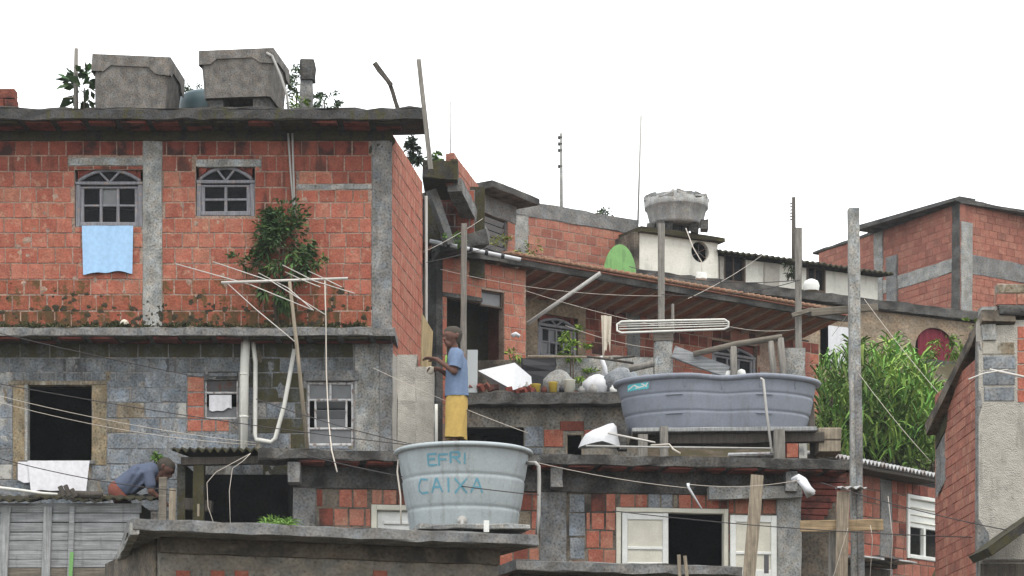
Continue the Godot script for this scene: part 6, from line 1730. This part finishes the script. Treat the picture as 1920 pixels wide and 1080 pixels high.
func posts(sy: float):
	var st := S()
	# slim poles behind the tanks
	var p := thing("utility_post", "weathered wooden pole left of the big grey tank in concrete block foot", "post", P(1240, 735, 29.9), "bare poles among the houses")
	bar(st, P(1240, 700, 29.9), P(1240, 420, 29.9), 0.09, 0.09, 0.004, 0.4); part(p, "pole", st, "wood_grey")
	st = S(); bar(st, P(1243, 735, 29.9), P(1243, 641, 29.9), 0.25, 0.25, 0.01, 0.15); part(p, "concrete_foot", st, "conc_light")
	st = S(); bar(st, P(1225, 628, 29.8), P(1262, 626, 29.8), 0.07, 0.2, 0.01, 0.1); part(p, "clamp_board", st, "wood_beam")
	st = S(); bar(st, P(1262, 625, 29.95), P(1261, 570, 29.95), 0.04, 0.04, 0.003, 0.2); part(p, "side_stick", st, "wood_grey")
	p = thing("utility_post", "grey wooden pole right of the big grey tank on a block foot", "post", P(1497, 760, 29.9), "bare poles among the houses")
	st = S(); bar(st, P(1498, 760, 29.9), P(1497, 428, 29.9), 0.085, 0.085, 0.005, 0.4); part(p, "pole", st, "wood_grey")
	st = S(); bar(st, P(1490, 760, 29.85), P(1490, 655, 29.85), 0.28, 0.2, 0.012, 0.15); part(p, "block_foot", st, "conc_light")
	st = S(); bar(st, P(1485, 592, 29.8), P(1525, 580, 29.8), 0.06, 0.06, 0.004, 0.2); part(p, "cross_stick", st, "wood_beam")
	st = S(); bar(st, P(869, 690, 30.6), P(870, 420, 30.6), 0.085, 0.085, 0.004, 0.4); st.set_smooth_group(-1)
	solo("utility_post", st, "wood_grey", "grey wooden pole right behind the boy's head", "post", "bare poles among the houses")
	# tall concrete post
	p = thing("concrete_post", "tall grey concrete post standing before the cane thicket", "post", P(1606, 1180, 26.6))
	st = S(); bar(st, P(1608, 1190, 26.6), P(1600, 392, 26.6), 0.13, 0.15, 0.005, 0.4, Vector3.BACK); part(p, "shaft", st, "conc_light")
	st = S(); bar(st, P(1615, 1180, 26.55), P(1608, 700, 26.55), 0.08, 0.1, 0.005, 0.4, Vector3.BACK); part(p, "splice", st, "conc")
	st = S(); bar(st, P(1522, 586, 26.9), P(1646, 576, 26.7), 0.06, 0.09, 0.005, 0.3); part(p, "cross_arm", st, "wood_beam")
	# planks at the lower right
	st = S(); bar(st, P(1402, 1110, 25.8), P(1420, 891, 25.9), 0.15, 0.04, 0.003, 0.3, Vector3.BACK); solo("leaning_plank", st, "wood_raw", "broad weathered plank leaning upright before the white shutter", "plank")
	var cr := thing("plank_cross", "rough cross of one upright and one level plank", "frame", P(1580, 1100, 26.2))
	st = S(); bar(st, P(1576, 1130, 26.2), P(1581, 922, 26.2), 0.15, 0.05, 0.003, 0.3, Vector3.BACK); part(cr, "upright_plank", st, "wood_raw")
	st = S(); bar(st, P(1500, 987, 26.25), P(1656, 984, 26.25), 0.03, 0.14, 0.003, 0.3); part(cr, "level_plank", st, "wood_tan")
	st = S(); bar(st, P(1558, 1130, 26.4), P(1562, 990, 26.4), 0.09, 0.05, 0.003, 0.3, Vector3.BACK); part(cr, "upright_plank", st, "wood_grey")
	st = S(); corrugated(st, P(1576, 914, 26.1), P(1626, 913, 26.1), Vector3(0, 0.05, -0.45), 0.1, 0.018, 0.01); solo("corrugated_scrap", st, "sheet_zinc", "scrap of white corrugated sheet capping the plank cross", "sheet")
	st = S(true)
	tube(st, [P(1488, 901, 26.6), P(1497, 896, 26.55), P(1506, 902, 26.5), P(1513, 915, 26.45), P(1521, 930, 26.45)], 0.045, 8, 0.06)
	tube(st, [P(1500, 898, 26.5), P(1516, 918, 26.4), P(1524, 926, 26.4)], 0.05, 7, 0.05)
	solo("white_rag", st, "sack_white", "white rag knotted over the corner of long slab house", "rag")
	for q in [[1273, 1040, 1276, "left"], [1284, 1042, 1290, "right"]]:
		st = S(); bar(st, P(q[2], 1110, 25.7), P(q[0], q[1], 25.7), 0.04, 0.03, 0.003, 0.2, Vector3.BACK); solo("picket", st, "wood_raw", "%s of two thin pale pickets before the open window" % q[3], "picket", "pickets before the open window")
	st = S(); bar(st, P(1437, 1075, 26.9), P(1437, 1040, 26.9), 0.06, 0.02); solo("dark_bar", st, "steel_dark", "short dark iron bar before the right white shutter", "bar")
	# driftwood frame beside the grey tank
	var br := thing("branch_frame", "frame of rough branches and timbers behind the big grey tank", "branches", P(1380, 735, 29.6))
	st = S(true); tube(st, [P(1300, 664, 29.6), P(1380, 645, 29.6), P(1466, 632, 29.6)], 0.04, 7, 0.045); part(br, "branch", st, "wood_beam")
	for q in [[1375, 650, 1372, 740, 0.05], [1463, 634, 1468, 745, 0.05], [1445, 640, 1450, 740, 0.045]]:
		st = S(true); tube(st, [P(q[0], q[1], 29.6), P((q[0] + q[2]) / 2.0 + 3, (q[1] + q[3]) / 2.0, 29.6), P(q[2], q[3], 29.6)], q[4], 7); part(br, "upright_branch", st, "wood_grey")
	st = S(); bar(st, P(1262, 660, 29.7), P(1365, 698, 29.7), 0.06, 0.17, 0.006, 0.3); part(br, "slanting_board", st, "wood_board")
	st = S(true); tube(st, [P(1180, 692, 29.8), P(1215, 684, 29.8), P(1226, 682, 29.8)], 0.045, 7); part(br, "log_end", st, "wood_grey")
	for q in [[1100, 668, 1188, 681], [1150, 672, 1190, 668]]:
		st = S(true); tube(st, [P(q[0], q[1], 30.2), P(q[2], q[3], 30.2)], 0.018, 5); part(br, "stick", st, "wood_dark")
	for q in [[1390, 700], [1366, 702]]:
		st = S(true); lathe(st, P(q[0], q[1] + 8, 29.7), 0.07, 0.06, [Vector2(0.6, 0), Vector2(1, 0.04), Vector2(0.7, 0.1), Vector2(0, 0.12)], 9); solo("white_jug", st, "paint_white", "%s small white jug behind the big grey tank's rim" % ("right" if q[0] == 1390 else "left"), "jug", "jugs behind the grey tank")
	# folded tube rack tied to the left pole
	var rk := thing("tube_rack", "white rounded wire rack tied across the pole above the grey tank", "rack", P(1262, 625, 29.7))
	for q in [[1157, 1366, 603, 599, 624, 617, 0.016]]:
		var a := P(q[0] + 8, q[2], 29.7); var b := P(q[1] - 8, q[3], 29.7); var c := P(q[1] - 8, q[5], 29.7); var e := P(q[0] + 8, q[4], 29.7)
		st = S(true); tube(st, [a.lerp(b, 0.5), b, P(q[1], q[3] + 5, 29.7), P(q[1], q[5] - 4, 29.7), c, e, P(q[0], q[4] - 4, 29.7), P(q[0], q[2] + 5, 29.7), a, a.lerp(b, 0.5)], q[6], 6); part(rk, "loop", st, "plastic_white")
	for q in [[1160, 608, 1364, 603], [1160, 612, 1364, 607], [1160, 617, 1364, 611]]:
		st = S(true); tube(st, [P(q[0], q[1], 29.7), P(q[2], q[3], 29.7)], 0.008, 5); part(rk, "bar", st, "plastic_white")
	# white cloth on the line
	st = S(true); cloth(st, P(1127, 592, 31.0), Vector3(1, -0.1, 0).normalized(), Vector3.BACK, 0.15, 0.5, 0.03, 1.5, 0.09, 0.3)
	solo("hanging_cloth", st, "cloth_cream", "ragged cream cloth pegged on the line left of tube rack", "cloth")
	st = S(true); tube(st, [P(960, 630, 30.8), P(967, 626, 30.8), P(974, 631, 30.8)], 0.035, 6, 0.03); solo("white_knot", st, "sack_white", "white plastic knot on wire before brick pier", "knot")
	# tubes
	st = S(true); tube(st, [P(989, 607, 31.5), P(1058, 559, 31.5), P(1126, 512, 31.5)], 0.03, 8); solo("slanting_tube", st, "plastic_grey", "pale tube slanting up to the eave before arched window", "tube")
	var wt := thing("white_tube", "white tube with dark ties lying along the eave", "tube", P(890, 475, 32.7))
	st = S(true); tube(st, [P(806, 452, 32.6), P(976, 487, 32.9)], 0.032, 8); part(wt, "tube", st, "sack_white")
	for f in [0.2, 0.32, 0.45, 0.62, 0.8]:
		var c := P(806, 452, 32.6).lerp(P(976, 487, 32.9), f); st = S(true); tube(st, [c - Vector3(0.02, 0, 0), c + Vector3(0.03, -0.006, 0)], 0.04, 8); part(wt, "tie", st, "plastic_black")
	# corner post and board by the boy
	st = S(); bar(st, Vector3(X(796, 27.75), sy - 0.02, -27.75), P(798, 690, 27.75), 0.24, 0.16, 0.012, 0.2, Vector3.BACK); solo("concrete_pier", st, "plaster_rough", "rough concrete pier between big house and the boy", "pier")
	st = S(); bar(st, Vector3(X(762, 28.3), sy - 0.02, -28.3), P(764, 668, 28.3), 0.26, 0.2, 0.02, 0.2, Vector3.BACK); solo("broken_pier", st, "plaster_rough", "broken rough plaster pier at the big house corner", "pier")
	st = S(); var q0 := [P(790, 700, 28.2), P(792, 588, 28.2), P(812, 622, 28.5), P(808, 700, 28.5)]
	quad(st, q0[3], q0[0], q0[1], q0[2])
	var bk := []
	for v in q0: bk.append(v + Vector3(-0.012, 0, -0.02))
	quad(st, bk[2], bk[1], bk[0], bk[3])
	for i in 4: quad(st, q0[i], q0[(i + 1) % 4], bk[(i + 1) % 4], bk[i])
	solo("plywood_sheet", st, "ply", "yellowish plywood offcut fixed to the corner the boy works at", "board")
	st = S(true); tube(st, [Vector3(X(818, 27.2), sy, -27.2), P(818, 770, 27.2), P(818, 758, 27.2)], 0.02, 8); solo("standing_pipe", st, "plastic_white", "short white standpipe left of the boy's shorts", "pipe")
	st = S(); bar(st, P(885, 736, 31.15), P(886, 656, 31.15), 0.15, 0.02, 0.002, 0.3, Vector3.BACK); solo("clear_panel", st, "film_pale", "upright translucent panel right behind the boy's back", "panel")
	# far poles on the skyline
	p = thing("power_pole", "grey power pole with insulators on skyline behind the brick wall", "pole", P(1052, 400, 60))
	st = S(true); tube(st, [P(1053, 450, 60), P(1052, 250, 60)], 0.05, 8, 0.04); part(p, "pole", st, "conc_light")
	for y in [258, 270, 282, 312]:
		st = S(true); tube(st, [P(1046, y, 60), P(1054, y, 60)], 0.05, 6); part(p, "insulator", st, "conc_dark")
	st = S(true); tube(st, [P(1196, 420, 46), P(1202, 216, 46)], 0.022, 6); solo("mast", st, "plastic_grey", "very thin pale mast left of the pale cement tank", "mast")
	st = S(true); tube(st, [P(845, 300, 40), P(845, 190, 40)], 0.012, 5); solo("mast", st, "plastic_grey", "hair thin mast above the brick stair head", "mast")
	p = thing("antenna_pole", "dark pole with short aerial bars above the white wing", "pole", P(1488, 545, 44))
	st = S(true); tube(st, [P(1488, 560, 44), P(1488, 370, 44)], 0.055, 7, 0.04); part(p, "pole", st, "wood_dark")
	for i in 6:
		st = S(true); tube(st, [P(1481, 382 + i * 6, 44), P(1488, 381 + i * 6, 44)], 0.014, 4); part(p, "aerial_bar", st, "steel_dark")
	st = S(true); leaves(st, P(1483, 502, 40.4), Vector3(0.2, 0.16, 0.15), 150, 0.09, 0.04, 0.7, Color(0.02, 0.03, 0.012), 5); solo("hanging_plant", st, "leaf_dark", "dark plant clump hanging on the pole before white wing", "plant")
	st = S(true); leaves(st, P(1145, 398, 44), Vector3(0.35, 0.12, 0.2), 120, 0.12, 0.03, 0.6, Color(0.05, 0.07, 0.04), 5); solo("leaf_tuft", st, "leaf_dark", "tuft of far leaves over the right end of brick wall", "plant")

func wires():
	var st := S()
	for q in [
		[0, 625, 27.0, 400, 712, 27.9, 0.02, "dark", "dark wire from the ledge down to the little louvre window"],
		[-10, 718, 26.0, 800, 838, 26.0, 0.05, "dark", "dark wire sloping across the big dark opening"],
		[-10, 740, 26.2, 480, 830, 27.3, 0.06, "pale", "upper of two yellowish wires sloping across the block storey"],
		[-10, 752, 26.2, 480, 834, 27.3, 0.09, "pale", "lower of two yellowish wires sloping across the block storey"],
		[-10, 857, 25.0, 330, 920, 26.5, 0.05, "dark", "dark wire passing in front of the white towel"],
		[480, 748, 27.2, 960, 868, 24.4, 0.08, "dark", "dark wire from the U pipe past the pale blue tank top"],
		[560, 850, 25.6, 1010, 928, 23.4, 0.06, "dark", "dark wire crossing the painted letters of blue tank"],
		[700, 690, 27.9, 990, 812, 26.9, 0.03, "pale", "pale wire passing behind the boy's shorts"],
		[800, 470, 31.0, 905, 410, 33.0, 0.02, "pale", "pale wire from big house corner up to the stairs"],
		[800, 492, 31.0, 960, 450, 33.0, 0.02, "dark", "dark wire crossing the pole above the white tube"],
		[826, 505, 31.5, 1240, 555, 29.8, 0.1, "pale", "pale line sagging from brick bay to left pole"],
		[1240, 552, 29.8, 1500, 525, 29.8, 0.1, "dark", "dark line between the two poles behind the grey tank"],
		[985, 545, 31.3, 1240, 612, 29.8, 0.03, "pale", "clothes line carrying the ragged cream cloth"],
		[1060, 610, 31.3, 1240, 655, 29.8, 0.05, "pale", "lower slack line left of the tube rack"],
		[1366, 612, 29.7, 1490, 618, 29.9, 0.04, "pale", "short slack wire from the rack to right pole"],
		[1500, 525, 29.8, 1180, 500, 34.0, 0.12, "dark", "dark line from right pole back along the eave"],
		[1600, 575, 26.5, 1560, 630, 29.0, 0.0, "pale", "short pale stay below the concrete post's arm"],
		[1620, 560, 26.6, 1920, 905, 24.0, 0.1, "pale", "upper pale wire from the concrete post down to right house"],
		[1610, 700, 26.5, 1745, 865, 25.0, 0.03, "pale", "lower pale wire slanting across the cane thicket"],
		[1150, 958, 25.5, 1930, 1010, 23.0, 0.06, "dark", "long dark wire crossing the white shutters"],
		[1010, 868, 24.5, 1290, 915, 25.0, 0.03, "pale", "thin pale wire under the slab towards a white tie"],
		[1290, 908, 25.0, 1500, 900, 25.5, 0.05, "pale", "pale wire from the white tie towards plank top"],
		[1540, 905, 25.6, 1920, 1000, 22.3, 0.04, "dark", "dark wire from the plank cross to the right house front"],
		[1440, 470, 40.0, 1290, 560, 30.0, 0.05, "pale", "pale wire down from white wing to the poles"],
		[800, 240, 33.0, 1052, 262, 60.0, 0.5, "pale", "faint far wire from the big roof to power pole"],
		[32, 183, 29.0, 140, 182, 29.5, 0.01, "pale", "wire from the parapet bricks to roof pole"],
		[1590, 990, 25.9, 1560, 1090, 25.9, 0.0, "pale", "pale string hanging from the level plank"],
	]:
		st = S(true)
		tube(st, sag(P(q[0], q[1], q[2]), P(q[3], q[4], q[5]), q[6]), 0.0036 if q[7] == "pale" else 0.0055, 4)
		solo("wire", st, "wire_pale" if q[7] == "pale" else "wire_dark", q[8], "wire", "wires strung between the houses")
	st = S(true); tube(st, [P(1290, 906, 24.95), P(1291, 914, 24.95), P(1316, 955, 25.0)], 0.02, 6, 0.01); solo("white_tie", st, "sack_white", "white plastic tie hanging on the wire above the window", "tie")
	for q in [[1665, 930, 1668, 1100, "left"], [1632, 985, 1630, 1100, "right"]]:
		st = S(true); tube(st, [P(q[0], q[1], 26.0), P(q[2] + 6, 1010, 26.0), P(q[2], q[3], 26.0)], 0.005, 4); solo("hanging_wire", st, "wire_pale", "pale wire hanging at the brick house, %s" % ("beside its grey column" if q[4] == "left" else "just right of the plank cross"), "wire")

func _ready():
	rng.seed = 20240611
	make_view()
	make_materials()
	make_bricks()
	make_ground()
	var A = main_house()
	plank_shed()
	porch()
	var C = slab_house()
	var dy = near_house()
	terrace_house()
	veranda_house()
	stair_house()
	beam_house()
	white_house()
	low_house()
	right_house()
	roof_things()
	left_details(A[0])
	blue_tank(dy)
	grey_tank(C[0], C[2])
	boy(C[2])
	bending_person()
	bush()
	posts(C[2])
	wires()
